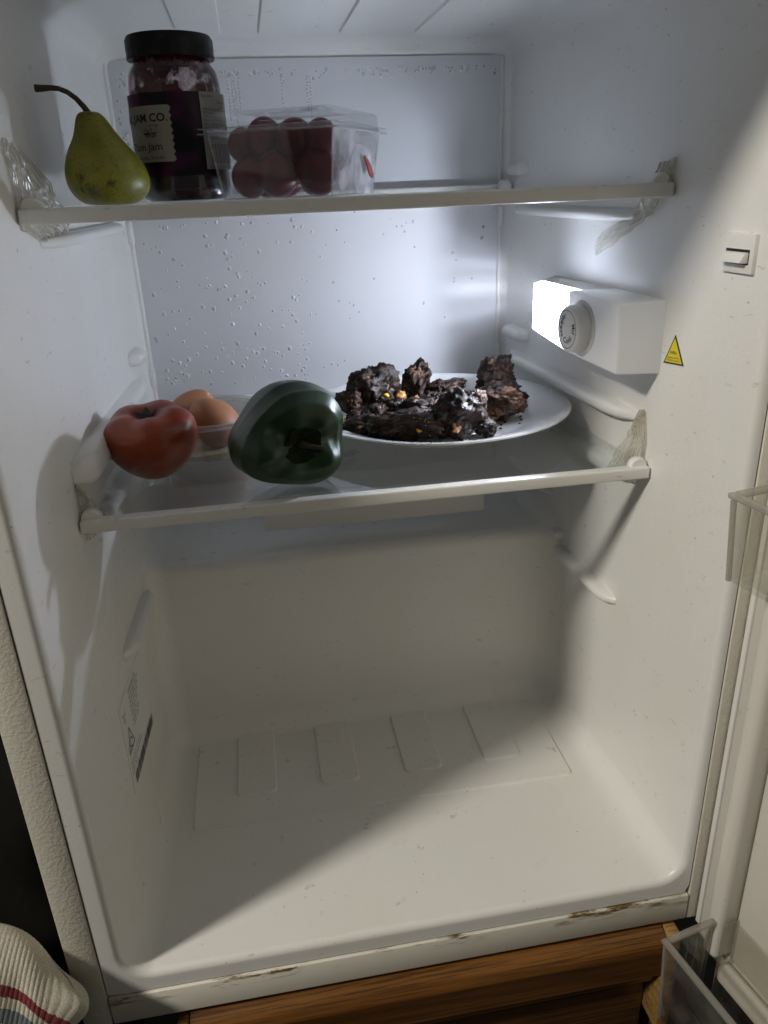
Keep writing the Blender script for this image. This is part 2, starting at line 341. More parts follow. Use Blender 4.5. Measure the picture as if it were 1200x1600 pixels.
def rbox(bm, x0, x1, y0, y1, z0, z1, bev=0., seg=3, mat=None):
    vs = [bm.verts.new(p) for p in ((x0, y0, z0), (x1, y0, z0), (x1, y1, z0), (x0, y1, z0), (x0, y0, z1), (x1, y0, z1), (x1, y1, z1), (x0, y1, z1))]
    if mat is not None:
        for v in vs: v.co = mat(v.co)
    fs = [bm.faces.new([vs[i] for i in q]) for q in ((3, 2, 1, 0), (4, 5, 6, 7), (0, 1, 5, 4), (1, 2, 6, 5), (2, 3, 7, 6), (3, 0, 4, 7))]
    if bev:
        es = list({e for f in fs for e in f.edges}); bmesh.ops.bevel(bm, geom=es, offset=bev, segments=seg, profile=.5, affect='EDGES', clamp_overlap=True)
    return bm
def hexa(bm, pts, bev=0., seg=3):
    """box from 8 corner points: bottom ring then top ring"""
    vs = [bm.verts.new(p) for p in pts]
    fs = [bm.faces.new([vs[i] for i in q]) for q in ((3, 2, 1, 0), (4, 5, 6, 7), (0, 1, 5, 4), (1, 2, 6, 5), (2, 3, 7, 6), (3, 0, 4, 7))]
    if bev: bmesh.ops.bevel(bm, geom=list({e for f in fs for e in f.edges}), offset=bev, segments=seg, profile=.5, affect='EDGES', clamp_overlap=True)
    return bm
def lathe(bm, prof, n=48, c=(0, 0, 0), fn=None, cap=True):
    rings = []
    for (r, z) in prof:
        ring = []
        for i in range(n):
            a = 2 * math.pi * i / n; p = Vector((r * math.cos(a), r * math.sin(a), z))
            if fn: p = fn(p, a, r, z)
            ring.append(bm.verts.new(p + Vector(c)))
        rings.append(ring)
    for A, B in zip(rings, rings[1:]):
        for i in range(n):
            j = (i + 1) % n; bm.faces.new((A[i], A[j], B[j], B[i]))
    if cap:
        bm.faces.new(rings[0][::-1]); bm.faces.new(rings[-1])
    return rings
def tube(bm, pts, rad, n=10):
    pts = [Vector(p) for p in pts]; rings = []; up = Vector((.13, .22, 1)).normalized()
    for i, p in enumerate(pts):
        d = (pts[min(i + 1, len(pts) - 1)] - pts[max(i - 1, 0)]).normalized()
        a = d.cross(up); a = a.normalized() if a.length > 1e-4 else d.cross(Vector((1, 0, 0))).normalized(); b = d.cross(a)
        r = rad[i] if hasattr(rad, '__len__') else rad
        rings.append([bm.verts.new(p + (a * math.cos(2 * math.pi * k / n) + b * math.sin(2 * math.pi * k / n)) * r) for k in range(n)])
    for A, B in zip(rings, rings[1:]):
        for i in range(n): bm.faces.new((A[i], A[(i + 1) % n], B[(i + 1) % n], B[i]))
    bm.faces.new(rings[0][::-1]); bm.faces.new(rings[-1])
def sheet(bm, grid, thick=0., dirv=None):
    """grid of points -> surface (with thickness along dirv)"""
    def lay(off):
        return [[bm.verts.new(Vector(p) + off) for p in row] for row in grid]
    A = lay(Vector((0, 0, 0)))
    for r0, r1 in zip(A, A[1:]):
        for i in range(len(r0) - 1): bm.faces.new((r0[i], r0[i + 1], r1[i + 1], r1[i]))
    if thick:
        B = lay(Vector(dirv) * thick)
        for r0, r1 in zip(B, B[1:]):
            for i in range(len(r0) - 1): bm.faces.new((r0[i], r1[i], r1[i + 1], r0[i + 1]))
        rim = lambda G: [G[0][i] for i in range(len(G[0]))] + [G[k][-1] for k in range(1, len(G))] + [G[-1][i] for i in range(len(G[0]) - 2, -1, -1)] + [G[k][0] for k in range(len(G) - 2, 0, -1)]
        ra, rb = rim(A), rim(B)
        for i in range(len(ra)):
            j = (i + 1) % len(ra); bm.faces.new((ra[i], rb[i], rb[j], ra[j]))
    return A
def pill(bm, cx, cz, w, h, r, n=6):
    """rounded rectangle outline in 2-D"""
    out = []
    for sx, sz, a0 in ((1, 1, 0), (-1, 1, 90), (-1, -1, 180), (1, -1, 270)):
        for k in range(n + 1):
            a = math.radians(a0 + 90 * k / n); out.append((cx + sx * (w / 2 - r) + r * math.cos(a), cz + sz * (h / 2 - r) + r * math.sin(a)))
    return out
def extrude_outline(bm, pts3a, pts3b):
    A = [bm.verts.new(p) for p in pts3a]; B = [bm.verts.new(p) for p in pts3b]; n = len(A)
    f1 = bm.faces.new(A[::-1]); f2 = bm.faces.new(B)
    for i in range(n): bm.faces.new((A[i], A[(i + 1) % n], B[(i + 1) % n], B[i]))
    return f1, f2
_fontcache = {}
def text_geo(s, size=1.0, align='LEFT', bold=0.):
    cu = bpy.data.curves.new('t', 'FONT'); cu.body = s; cu.size = size; cu.offset = bold * size; cu.align_x = align; cu.resolution_u = 2
    ob = bpy.data.objects.new('t', cu); C.objects.link(ob)
    dg = bpy.context.evaluated_depsgraph_get(); me = bpy.data.meshes.new_from_object(ob.evaluated_get(dg))
    vs = [(v.co.x, v.co.y) for v in me.vertices]; fs = [tuple(p.vertices) for p in me.polygons]
    bpy.data.objects.remove(ob); bpy.data.curves.remove(cu); bpy.data.meshes.remove(me)
    return vs, fs
def put_text(bm, s, size, fn, align='LEFT', bold=0.):
    vs, fs = text_geo(s, size, align, bold)
    V = [bm.verts.new(fn(x, y)) for x, y in vs]
    for f in fs:
        try: bm.faces.new([V[i] for i in f])
        except ValueError: pass
def put_rect(bm, x0, x1, y0, y1, fn, n=1):
    xs = [x0 + (x1 - x0) * i / n for i in range(n + 1)]
    a = [bm.verts.new(fn(x, y0)) for x in xs]; b = [bm.verts.new(fn(x, y1)) for x in xs]
    for i in range(n): bm.faces.new((a[i], a[i + 1], b[i + 1], b[i]))

# ================================================================== THE FRIDGE
fridge = thing('refrigerator', 'white open refrigerator lit inside, its door swung out to the right', 'refrigerator', (W / 2, .2, -.045))

# ---- liner: one moulded white tub with rounded corners and a step in the back
bm = bmesh.new()
prof = [(0, 0), (D1, 0), (D1, ZS), (D2, ZS2), (D2, ZT), (0, ZT)]; RC = [0, .024, .012, .026, .026, 0]; RS = .021
path = []                                            # rounded side profile with the inward normal at every point
for i, (y, z) in enumerate(prof):
    P = Vector((y, z))
    if i in (0, 5):
        Q = Vector(prof[1] if i == 0 else prof[4]); d = (Q - P).normalized() if i == 0 else (P - Q).normalized(); path.append((P, Vector((-d.y, d.x)))); continue
    d0 = (P - Vector(prof[i - 1])).normalized(); d1 = (Vector(prof[i + 1]) - P).normalized(); n0 = Vector((-d0.y, d0.x)); n1 = Vector((-d1.y, d1.x))
    turn = d0.x * d1.y - d0.y * d1.x; r = RC[i]; ang = math.acos(max(-1, min(1, d0.dot(d1)))); tl = r * math.tan(ang / 2)
    A = P - d0 * tl; cen = A + n0 * r * (1 if turn > 0 else -1)
    for k in range(9):
        f = k / 8; a0 = math.atan2(n0.y, n0.x); nn = Vector((math.cos(a0 + ang * f * (1 if turn > 0 else -1)), math.sin(a0 + ang * f * (1 if turn > 0 else -1))))
        path.append((cen - nn * r * (1 if turn > 0 else -1), nn))
NC = 8; rows = []
for P, nn in path:
    row = []
    for k in range(NC + 1):
        th = math.pi / 2 * k / NC; q = P + nn * (RS * (1 - math.sin(th))); row.append(bm.verts.new((xl(q.x) + RS * (1 - math.cos(th)), q.x, q.y)))
    for k in range(NC, -1, -1):
        th = math.pi / 2 * k / NC; q = P + nn * (RS * (1 - math.sin(th))); row.append(bm.verts.new((xr(q.x) - RS * (1 - math.cos(th)), q.x, q.y)))
    rows.append(row)
for a, b in zip(rows, rows[1:]):
    for k in range(len(a) - 1): bm.faces.new((a[k], a[k + 1], b[k + 1], b[k]))
bm.faces.new([r[0] for r in rows]); bm.faces.new([r[-1] for r in rows][::-1])
bm.edges.ensure_lookup_table()
front = [e for e in bm.edges if len(e.link_faces) == 1]
FX0, FX1, FZ0, FZ1 = -.0150, .4475, -.0165, ZT + .03
def to_outer(p):
    cx = min(max(p.x, RS), W - RS); cz = min(max(p.z, RS), ZT - RS); d = Vector((p.x - cx, 0, p.z - cz))
    if d.length < 1e-6: return p.copy()
    k = 1e9
    if d.x < -1e-6: k = min(k, (FX0 - cx) / d.x)
    if d.x > 1e-6: k = min(k, (FX1 - cx) / d.x)
    if d.z < -1e-6: k = min(k, (FZ0 - cz) / d.z)
    if d.z > 1e-6: k = min(k, (FZ1 - cz) / d.z)
    return Vector((cx + d.x * k, 0, cz + d.z * k))
ex = bmesh.ops.extrude_edge_only(bm, edges=front)
nv = [g for g in ex['geom'] if isinstance(g, bmesh.types.BMVert)]
for v in nv: v.co = to_outer(v.co)
ring2 = [g for g in ex['geom'] if isinstance(g, bmesh.types.BMEdge) and len(g.link_faces) == 1]
bmesh.ops.bevel(bm, geom=[e for e in front if e.is_valid], offset=.0055, segments=4, profile=.5, affect='EDGES', clamp_overlap=True)
bm.normal_update()
mk('liner', bm, 'liner', fridge, 50, True)

# ---- cabinet: sheet-metal shell round the liner, grained, with a bottom rail
def cab(name, mat, x0, x1, y0, y1, z0, z1, bev=.0012, label=None):
    return mk(name, rbox(bmesh.new(), x0, x1, y0, y1, z0, z1, bev, 2), mat, fridge, 40, False, label)
cab('side_panel', 'texmetal', -.0365, -.0160, -.0012, .50, -.046, .75)
cab('side_panel', 'texmetal', .4485, .4600, -.0012, .50, -.046, .75)
cab('bottom_rail', 'rustframe', -.0152, .4477, -.0022, .49, -.0445, -.0178)
cab('back_panel', 'frame', -.0152, .4477, .485, .50, -.0170, .75)
cab('top_panel', 'frame', -.0152, .4477, .0, .484, ZT + .031, .75)

cab('freezer_door', 'texmetal', -.0365, .4600, -.056, -.004, .686, .98, .006)

# ---- evaporator panel and its edge trims
bm = bmesh.new(); rbox(bm, .0285, .4100, D2 - .0060, D2 - .0015, .222, .6455, .0012, 2); mk('evaporator_panel', bm, 'panel', fridge, 40)
for (x0, x1) in ((.0240, .0295), (.4090, .4130)):
    bm = bmesh.new(); rbox(bm, x0, x1, D2 - .0095, D2 - .002, .222, .645, .0022, 3); tr = mk('panel_trim', bm, 'white', fridge, 50)
    for z in (.338, .484):
        bm = bmesh.new(); rbox(bm, x0 - .0008, x1 + .0008, D2 - .0115, D2 - .004, z, z + .022, .002, 2); mk('clip', bm, 'white', tr, 50)

# ---- drip plate under the evaporator
bm = bmesh.new()
hexa(bm, [(.131, .296, .2150), (.358, .296, .2140), (.358, .298, .2140), (.131, .298, .2150), (.131, .304, .2480), (.358, .304, .2480), (.358, .306, .2480), (.131, .306, .2480)], .0006, 2)
mk('drip_plate', bm, 'white', fridge, 40)

# ---- raised panels pressed into floor and ceiling
def pad(name, x0, x1, y0, y1, z, h, r):
    bm = bmesh.new(); o = pill(bm, (x0 + x1) / 2, (y0 + y1) / 2, x1 - x0, y1 - y0, r)
    s = .0016; cx, cy_ = (x0 + x1) / 2, (y0 + y1) / 2
    a = [(x, y, z - math.copysign(.001, h)) for x, y in o]
    b = [(cx + (x - cx) * (1 - 2 * s / (x1 - x0)), cy_ + (y - cy_) * (1 - 2 * s / (y1 - y0)), z + h) for x, y in o]
    extrude_outline(bm, a, b); mk(name, bm, 'liner', fridge, 25)
pad('raised_floor_panel', .0405, .4010, .131, .2600, 0, .0018, .004)
for x0 in (.0800, .1600, .2420, .3220): pad('raised_floor_rib', x0, x0 + .0390, .1640, .2570, .0018, .0020, .006)
for x0, x1 in ((.0985, .1375), (.1690, .2070), (.2420, .2800), (.3120, .3510)): pad('ceiling_rib', x0, x1, .10, .3985, ZT, -.0020, .008)

# ---- shelf rails moulded on the side walls
def rail(side, y0, y1, z, h=.012, out=.011):
    bm = bmesh.new(); n = 14; g = []
    for k in range(n + 1):
        y = y0 + (y1 - y0) * k / n; t = min(1, min(k, n - k) / 1.6); o = out * (t ** .5 if t > 0 else 0.02)
        row = []
        for q in range(9):
            a = math.pi * (q / 8 - .5); dz = math.sin(a) * h / 2; dx = (math.cos(a) ** .55 if math.cos(a) > 1e-6 else 0) * o
            row.append(((xl(y) + dx - .002 * (q in (0, 8))) if side < 0 else (xr(y) - dx + .002 * (q in (0, 8))), y, z + dz * (.55 + .45 * t)))
        g.append(row)
    sheet(bm, g)
    mk('shelf_rail', bm, 'rail', fridge, 60)
rail(1, .132, .408, .3530, .013, .013); rail(1, .358, .412, .3785, .013, .012); rail(1, .125, .408, .3020, .012, .011)
rail(1, .150, .405, .5020, .010, .011); rail(1, .372, .412, .5400, .012, .011)
rail(1, .247, .262, .1990, .010, .010); rail(1, .140, .262, .1815, .011, .011)
rail(-1, .118, .385, .3560, .015, .014); rail(-1, .116, .225, .3500, .021, .0155); rail(-1, .352, .392, .3830, .014, .012); rail(-1, .125, .408, .3020, .012, .011)
rail(-1, .150, .405, .5020, .010, .011); rail(-1, .150, .262, .1800, .014, .010)
rail(1, .278, .400, .2330, .008, .009)

# ---- control box with knob, lamp cover and bulb on the right wall
box = bpy.data.objects.new('control_box', None); C.objects.link(box); box.parent = fridge; box.location = Vector((.42, .2, .42)) - Vector(fridge.location)
box['label'] = 'white thermostat and lamp housing'
BT, BB = .4465, .3945
def lx(y): return .3990 + (.3865 - .3990) * (y - .109) / (.2525 - .109)      # left face of the housing
ys = .188
bm = bmesh.new()
hexa(bm, [(lx(.109), .109, BB), (xr(.109) + .002, .109, BB - .002), (xr(ys) + .002, ys, BB), (lx(ys), ys, BB + .003), (lx(.109), .109, BT - .001), (xr(.109) + .002, .109, BT), (xr(ys) + .002, ys, BT), (lx(ys), ys, BT)], .0022, 3)
mk('housing', bm, 'housing', box, 45)
def quadslab(name, p, nrm, th, mat, par):
    bm = bmesh.new(); n = Vector(nrm).normalized() * th; q = [Vector(a) for a in p]
    hexa(bm, [q[0], q[1], q[2], q[3], q[0] + n, q[1] + n, q[2] + n, q[3] + n]); return mk(name, bm, mat, par, 30)
yr, ye = .2520, .3030
yo = ys - .004
q_l = [(lx(yo) + .0004, yo, BB + .0034), (lx(yr), yr, BB + .012), (lx(yr), yr, BT - .0004), (lx(yo) + .0004, yo, BT - .0004)]
quadslab('lamp_cover', q_l, (1, .1, 0), .0012, 'lens', box)
q_t = [(lx(yo) + .0012, yo, BT - .0005), (lx(yr) + .0012, yr, BT - .0005), (xr(ye) + .002, ye, BT - .0010), (xr(yo) + .002, yo, BT - .0005)]
qm0 = Vector(q_t[0]).lerp(Vector(q_t[3]), .30); qm1 = Vector(q_t[1]).lerp(Vector(q_t[2]), .30)
quadslab('lamp_cover', [q_t[0], q_t[1], qm1, qm0], (0, 0, -1), .0012, 'lenstop', box); quadslab('lamp_cover', [qm0, qm1, q_t[2], q_t[3]], (0, 0, -1), .0012, 'white', box)  # opaque wall-side piece is added to block the bulb's glow on the wall
q_r = [(lx(yr) + .0016, yr - .0004, BB + .0118), (xr(ye) + .002, ye - .0006, BB + .0118), (xr(ye) + .002, ye - .0006, BT - .0016), (lx(yr) + .0016, yr - .0004, BT - .0016)]
qa = Vector(q_r[0]).lerp(Vector(q_r[1]), .22); qb = Vector(q_r[3]).lerp(Vector(q_r[2]), .22)
quadslab('lamp_cover', [q_r[0], qa, qb, q_r[3]], (.6, -.8, 0), .0008, 'lens', box); quadslab('lamp_cover', [qa, q_r[1], q_r[2], qb], (.6, -.8, 0), .0008, 'lensdim', box)  # second piece: added grey pane across the louvre opening, dims the stripes
q_b = [(lx(yo) + .0008, yo, BB + .0025), (lx(yr) + .0008, yr, BB + .0115), (xr(ye) + .002, ye, BB + .0115), (xr(yo) + .002, yo, BB + .0025)]
quadslab('lamp_cover', q_b, (0, 0, 1), .0012, 'white', box)
for k in range(9):                                                   # louvre slats at the rear end of the cover
    z = BB + .0140 + k * .0040
    a = Vector((lx(yr) + .001, yr + .0004, z)).lerp(Vector((xr(ye) + .001, ye + .0004, z)), .20); b = Vector((xr(ye) + .001, ye + .0004, z)); d = Vector((.0012, -.0012, 0))
    bm = bmesh.new(); hexa(bm, [a, b, b + d * 3, a + d * 3, a + Vector((0, 0, .0019)), b + Vector((0, 0, .0019)), b + d * 3 + Vector((0, 0, .0019)), a + d * 3 + Vector((0, 0, .0019))]); mk('louvre_slat', bm, 'white', box, 30)
bl = bpy.data.lights.new('fridge_bulb', 'POINT'); blo = bpy.data.objects.new('fridge_bulb', bl); C.objects.link(blo)
blo.location = (.4030, .2360, .4215); bl.energy = 6.0; bl.color = (.82, .87, 1.0); bl.shadow_soft_size = .0035
# knob
kc = Vector((lx(.163), .163, .4205)); nrm = Vector((-1, -.087, 0)).normalized(); kr = Vector((.087, -1, 0)).normalized()   # kr: reading direction
def kp(a, b, h): return kc + kr * a + Vector((0, 0, b)) + nrm * h
def klathe(name, prof, mat, n=48):
    bm = bmesh.new(); lathe(bm, prof, n, fn=lambda p, a, r, z: kp(p.x, p.y, p.z)); return mk(name, bm, mat, box, 40)
klathe('knob_base', [(.0215, -.0005), (.0215, .0006), (.0205, .0011), (.012, .0011)], 'white')
klathe('knob', [(.0180, .0012), (.0182, .0030), (.0182, .0100), (.0172, .0118), (.0160, .0124), (.0010, .0124)], 'white')
bm = bmesh.new(); n = 56
ra = [bm.verts.new(kp(.0148 * math.cos(2 * math.pi * i / n), .0148 * math.sin(2 * math.pi * i / n), .0126)) for i in range(n)]
rb = [bm.verts.new(kp(.0143 * math.cos(2 * math.pi * i / n), .0143 * math.sin(2 * math.pi * i / n), .0126)) for i in range(n)]
for i in range(n): bm.faces.new((ra[i], ra[(i + 1) % n], rb[(i + 1) % n], rb[i]))
def arc_text(bm, s, size, mid, flip):
    vs, fs = text_geo(s, size, 'CENTER', .018); R = .0138
    V = []
    for x, y in vs:
        if flip: a = mid + x / (R - size); r = R - size + size * .15 - y + size * .35
        else: a = mid - x / R; r = R - size + y + size * .2
        V.append(bm.verts.new(kp(r * math.cos(a), r * math.sin(a), .0126)))
    for f in fs:
        try: bm.faces.new([V[i] for i in f])
        except ValueError: pass
arc_text(bm, 'Mid', .0066, math.radians(8), False); arc_text(bm, 'Colder', .0064, math.radians(145), False); arc_text(bm, 'Less Cold', .0060, math.radians(235), True)
mk('knob_lettering', bm, 'black', box, 0)

# ---- door switch
def rw(y, z, off=0.): return Vector((xr(y) - off, y, z))
def lw_(y, z, off=0.): return Vector((xl(y) + off, y, z))
def wallbox(fn, y0, y1, z0, z1, o0, o1, bev=.0006):
    bm = bmesh.new(); hexa(bm, [fn(y0, z0, o0), fn(y1, z0, o0), fn(y1, z1, o0), fn(y0, z1, o0), fn(y0, z0, o1), fn(y1, z0, o1), fn(y1, z1, o1), fn(y0, z1, o1)], bev, 2); return bm
sw = mk('light_switch', wallbox(rw, .0190, .0480, .4720, .4950, -.001, .0028), 'white', fridge, 40)
mk('slot', wallbox(rw, .0225, .0450, .4773, .4860, .0027, .00295, 0), 'darkslot', sw, 30)
bm = bmesh.new(); hexa(bm, [rw(.0230, .4780, .0015), rw(.0445, .4780, .0015), rw(.0445, .4845, .0015), rw(.0230, .4845, .0015), rw(.0235, .4785, .0085), rw(.0440, .4785, .0085), rw(.0440, .4842, .0055), rw(.0235, .4842, .0055)], .0006, 2)
mk('button', bm, 'white', sw, 40)

# ---- warning sticker on the right wall
def tri(pts, o0, o1):
    bm = bmesh.new(); extrude_outline(bm, [rw(*p, o0) for p in pts], [rw(*p, o1) for p in pts]); return bm
T = [(.0927, .4250), (.1050, .4020), (.0785, .4045)]; cT = (sum(p[0] for p in T) / 3, sum(p[1] for p in T) / 3)
sc = lambda k: [(cT[0] + (p[0] - cT[0]) * k, cT[1] + (p[1] - cT[1]) * k) for p in T]
ws = mk('warning_sticker', tri(sc(1.06), .0001, .0004), 'greysticker', fridge, 30, label='yellow and black warning triangle sticker')
mk('border', tri(sc(.97), .0004, .0006), 'black', ws, 30); mk('yellow_field', tri(sc(.80), .0006, .0008), 'yellow', ws, 30)
bm = bmesh.new()
tf = lambda cy_, cz: (lambda x, y: rw(cy_ - x, cz + y + .09 * x, .0010))
put_text(bm, 'R600a', .0032, tf(.0925, .4108), 'CENTER'); put_text(bm, 'Caution risk of fire', .0019, tf(.0921, .4077), 'CENTER'); put_text(bm, 'Flammable materials', .0019, tf(.0917, .4058), 'CENTER')
mk('lettering', bm, 'black', ws, 0)

# ---- rating label on the left wall
rl = mk('rating_label', wallbox(lw_, .108, .206, .0735, .1575, .0001, .0004, 0), 'greysticker', fridge, 30, label='grey rating plate sticker with fine print and a barcode')
bm = bmesh.new(); LT = lambda y0, z0: (lambda x, y: lw_(y0 + x, z0 + y, .0007))
for (y0, z0, s, tx) in ((.140, .1500, .0042, 'REFRIGERATOR'), (.140, .1450, .0036, 'Rated voltage  220-240V~'), (.140, .1405, .0036, 'Rated frequency  50Hz'), (.140, .1360, .0036, 'Rated current  0.7A'), (.140, .1315, .0036, 'Net volume  125L'), (.140, .1270, .0036, 'Climate class  T'), (.140, .1225, .0036, 'Refrigerant  R600a'), (.140, .1180, .0036, 'Defrost  300W'), (.114, .1440, .0036, 'Model'), (.114, .1395, .0036, 'Type'), (.112, .1000, .0034, 'Foaming agent  cyclopentane'), (.112, .0955, .0034, 'Read the instructions before use'), (.112, .0910, .0034, 'Made in China')):
    put_text(bm, tx, s, LT(y0, z0))
x = .118
while x < .199:
    bw = random.choice((.0006, .0010, .0016)); put_rect(bm, x, x + bw, .0765, .0870, lambda a, b: lw_(a, b, .0007)); x += bw + random.choice((.0006, .001, .0014))
def ringtri(P, k, fn):
    c = (sum(p[0] for p in P) / 3, sum(p[1] for p in P) / 3); n = len(P)
    a = [bm.verts.new(fn(*p)) for p in P]; b = [bm.verts.new(fn(c[0] + (p[0] - c[0]) * k, c[1] + (p[1] - c[1]) * k)) for p in P]
    for i in range(n): bm.faces.new((a[i], a[(i + 1) % n], b[(i + 1) % n], b[i]))
ringtri([(.113, .1085), (.135, .1085), (.124, .1300)], .84, lambda a, b: lw_(a, b, .0007))
ringtri([(.124 + .0042 * math.cos(i * math.pi / 10), .1150 + .0042 * math.sin(i * math.pi / 10)) for i in range(20)][::1], 1.0, lambda a, b: lw_(a, b, .0007)) if False else None
n = 20; a = [bm.verts.new(lw_(.124 + .0044 * math.cos(2 * math.pi * i / n), .1148 + .0044 * math.sin(2 * math.pi * i / n), .0007)) for i in range(n)]; b = [bm.verts.new(lw_(.124 + .0034 * math.cos(2 * math.pi * i / n), .1148 + .0034 * math.sin(2 * math.pi * i / n), .0007)) for i in range(n)]
for i in range(n - 4): bm.faces.new((a[i], a[i + 1], b[i + 1], b[i]))
mk('lettering', bm, 'greyprint', rl, 0)

# ---- door, swung open about 102 degrees, hinged on the right
HU = Vector((.20, -.98, 0)).normalized(); HN = Vector((-HU.y * -1, HU.x * -1, 0))
HN = Vector((-.98, -.20, 0)).normalized(); H0 = Vector((.4590, -.0040, 0))
def dp(u, n, z): return H0 + HU * u + HN * n + Vector((0, 0, z))
door = bpy.data.objects.new('door', None); C.objects.link(door); door.parent = fridge; door.location = dp(0, 0, -.04) - Vector(fridge.location)
door['label'] = 'cream inner side of the open door'
def dbox(name, mat, u0, u1, n0, n1, z0, z1, bev=.002, seg=3):
    bm = bmesh.new(); rbox(bm, u0, u1, n0, n1, z0, z1, bev, seg, mat=None)
    for v in bm.verts: v.co = dp(v.co.x, v.co.y, v.co.z)
    return mk(name, bm, mat, door, 45)
dbox('outer_shell', 'texmetal', -.012, .46, -.050, -.0152, -.085, .78)
dbox('gasket', 'gasket', .0000, .0160, -.0150, .0000, -.0485, .74, .0015); dbox('gasket_lit_edge', 'white', -.0022, .0022, -.0145, .0022, -.0485, .74, .001)  # white edge and grey face put the gasket's light and shade into colour
dbox('gasket', 'gasket', .0162, .44, -.0150, -.0005, -.0700, -.0520, .002)
dbox('pillar', 'doorliner', .0190, .0340, -.0152, .0160, -.048, .74, .005)
dbox('door_liner', 'doorliner', .0342, .43, -.0151, .0005, -.050, .74, .003)
dbox('door_sill', 'doorliner', .0342, .43, .0007, .0120, -.0690, -.0510, .004)

# ================================================================== SHELVES
def shelf(name, label, top, yf):
    root = thing(name, label, 'shelf', (W / 2, .27, top))
    g = bmesh.new(); y0, y1 = yf + .006, .4200
    hexa(g, [(xl(y0) + .002, y0, top - .004), (xr(y0) - .002, y0, top - .004), (xr(y1) - .002, y1, top - .004), (xl(y1) + .002, y1, top - .004), (xl(y0) + .002, y0, top), (xr(y0) - .002, y0, top), (xr(y1) - .002, y1, top), (xl(y1) + .002, y1, top)])
    mk('glass', g, 'shelfglass', root, 20)
    def bar(n, ya, yb, z0, z1, bev):
        b = bmesh.new(); hexa(b, [(xl(ya) + .0015, ya, z0), (xr(ya) - .0015, ya, z0), (xr(ya) - .0015, yb, z0), (xl(ya) + .0015, yb, z0), (xl(ya) + .0015, ya, z1), (xr(ya) - .0015, ya, z1), (xr(ya) - .0015, yb, z1), (xl(ya) + .0015, yb, z1)], bev, 4)
        mk(n, b, 'shelf_plastic', root, 50)
    bar('front_trim', yf - .004, yf + .0058, top - .0086, top + .0006, .0014)
    bar('rear_trim', .4205, .430, top - .0095, top + .0030, .0022)
    for s in (-1, 1):                                               # round end clips
        for yy in (yf + .003, .4140):
            b = bmesh.new(); xx = xl(yy) + .0085 if s < 0 else xr(yy) - .0085
            lathe(b, [(.0072, -.0025), (.0082, -.001), (.0082, .0040), (.0070, .0052), (.0005, .0054)], 28, fn=lambda p, a, r, z: Vector((xx + p.x * .9, yy + p.z, top - .0010 + p.y)))
            mk('end_clip', b, 'rail', root, 50)
    return root
shelf('glass_shelf', 'upper glass shelf carrying the pear, the jam jar and the grapes', S1, .115)
shelf('glass_shelf', 'lower glass shelf carrying the tomato, eggs, pepper and plate of meat', S2, .109)

# ---- ribbed packing tape round the shelf ends
def tape(label, fn, A, B, lift, n=30, ribs=9):
    def along(P, t):
        k = t * (len(P) - 1); i = min(int(k), len(P) - 2); f = k - i
        return [P[i][j] * (1 - f) + P[i + 1][j] * f for j in (0, 1)]
    m_ = ribs * 6; g = []
    for i in range(n + 1):
        t = i / n; a, b = along(A, t), along(B, t); row = []
        for q in range(m_ + 1):
            s = q / m_; y = a[0] * (1 - s) + b[0] * s; z = a[1] * (1 - s) + b[1] * s
            o = .0012 + lift(t, s) + .0013 * abs(math.sin(math.pi * ribs * s)) + .0030 * noise.noise(Vector((y * 90, z * 90, 3.1))) + .0012 * noise.noise(Vector((y * 260, z * 260, 1.7)))
            row.append(fn(y + .0008 * noise.noise(Vector((t * 9, s * 3, 1))), z + .0008 * noise.noise(Vector((t * 9, s * 3, 7))), max(o, .0004)))
        g.append(row)
    bm = bmesh.new(); lay = bm.verts.layers.float_color.new('rib'); G = sheet(bm, g, .00012, (-1 if fn is rw else 1, 0, 0)); bm.verts.ensure_lookup_table()
    cols = m_ + 1; tot = (n + 1) * cols
    for idx, v in enumerate(bm.verts):
        i, q = divmod(idx % tot, cols); s_ = q / m_
        h = .08 + .75 * abs(math.sin(math.pi * ribs * s_ + 1.2 * noise.noise(Vector((i * .09, q * .04, 9))))) ** 4 * max(.15, min(1, .6 + .9 * noise.noise(Vector((i * .16, q * .10, 5))))) + .45 * max(0, noise.noise(Vector((i * .21, q * .05, len(label)))) - .1)
        v[lay] = (min(1, h),) * 3 + (1,)
    return tag(mk('adhesive_tape', bm, 'tape', None, 180), label, 'tape', 'clear tape at the shelf corners')
tape('ribbed clear tape with a loose end at right end of upper shelf', rw, [(.113, .540), (.115, .522), (.124, .5076), (.144, .4986), (.1716, .4853), (.200, .471)], [(.134, .5366), (.143, .518), (.155, .5085), (.1675, .5011), (.186, .494), (.2055, .4846)], lambda t, s: .004 * math.exp(-((t - .35) / .2) ** 2) + .018 * max(0, t - .5) * .8)
tape('crumpled clear tape at right end of lower shelf', rw, [(.121, .3626), (.1146, .3387), (.1149, .3039)], [(.128, .3607), (.138, .3315), (.156, .302)], lambda t, s: .013 * t * (.3 + .7 * s))
tape('wide crumpled tape at left end of upper shelf below the pear stem', lw_, [(.109, .563), (.114, .5374), (.1146, .5122), (.170, .4990)], [(.1415, .5595), (.160, .5338), (.176, .5188), (.200, .5072)], lambda t, s: .012 * math.sin(math.pi * min(1, t * .9)) * s)
tape('small cone of tape at left end of lower shelf', lw_, [(.115, .3455), (.1136, .3203), (.1161, .3020)], [(.1178, .3445), (.135, .3180), (.152, .3000)], lambda t, s: .013 * t * s)

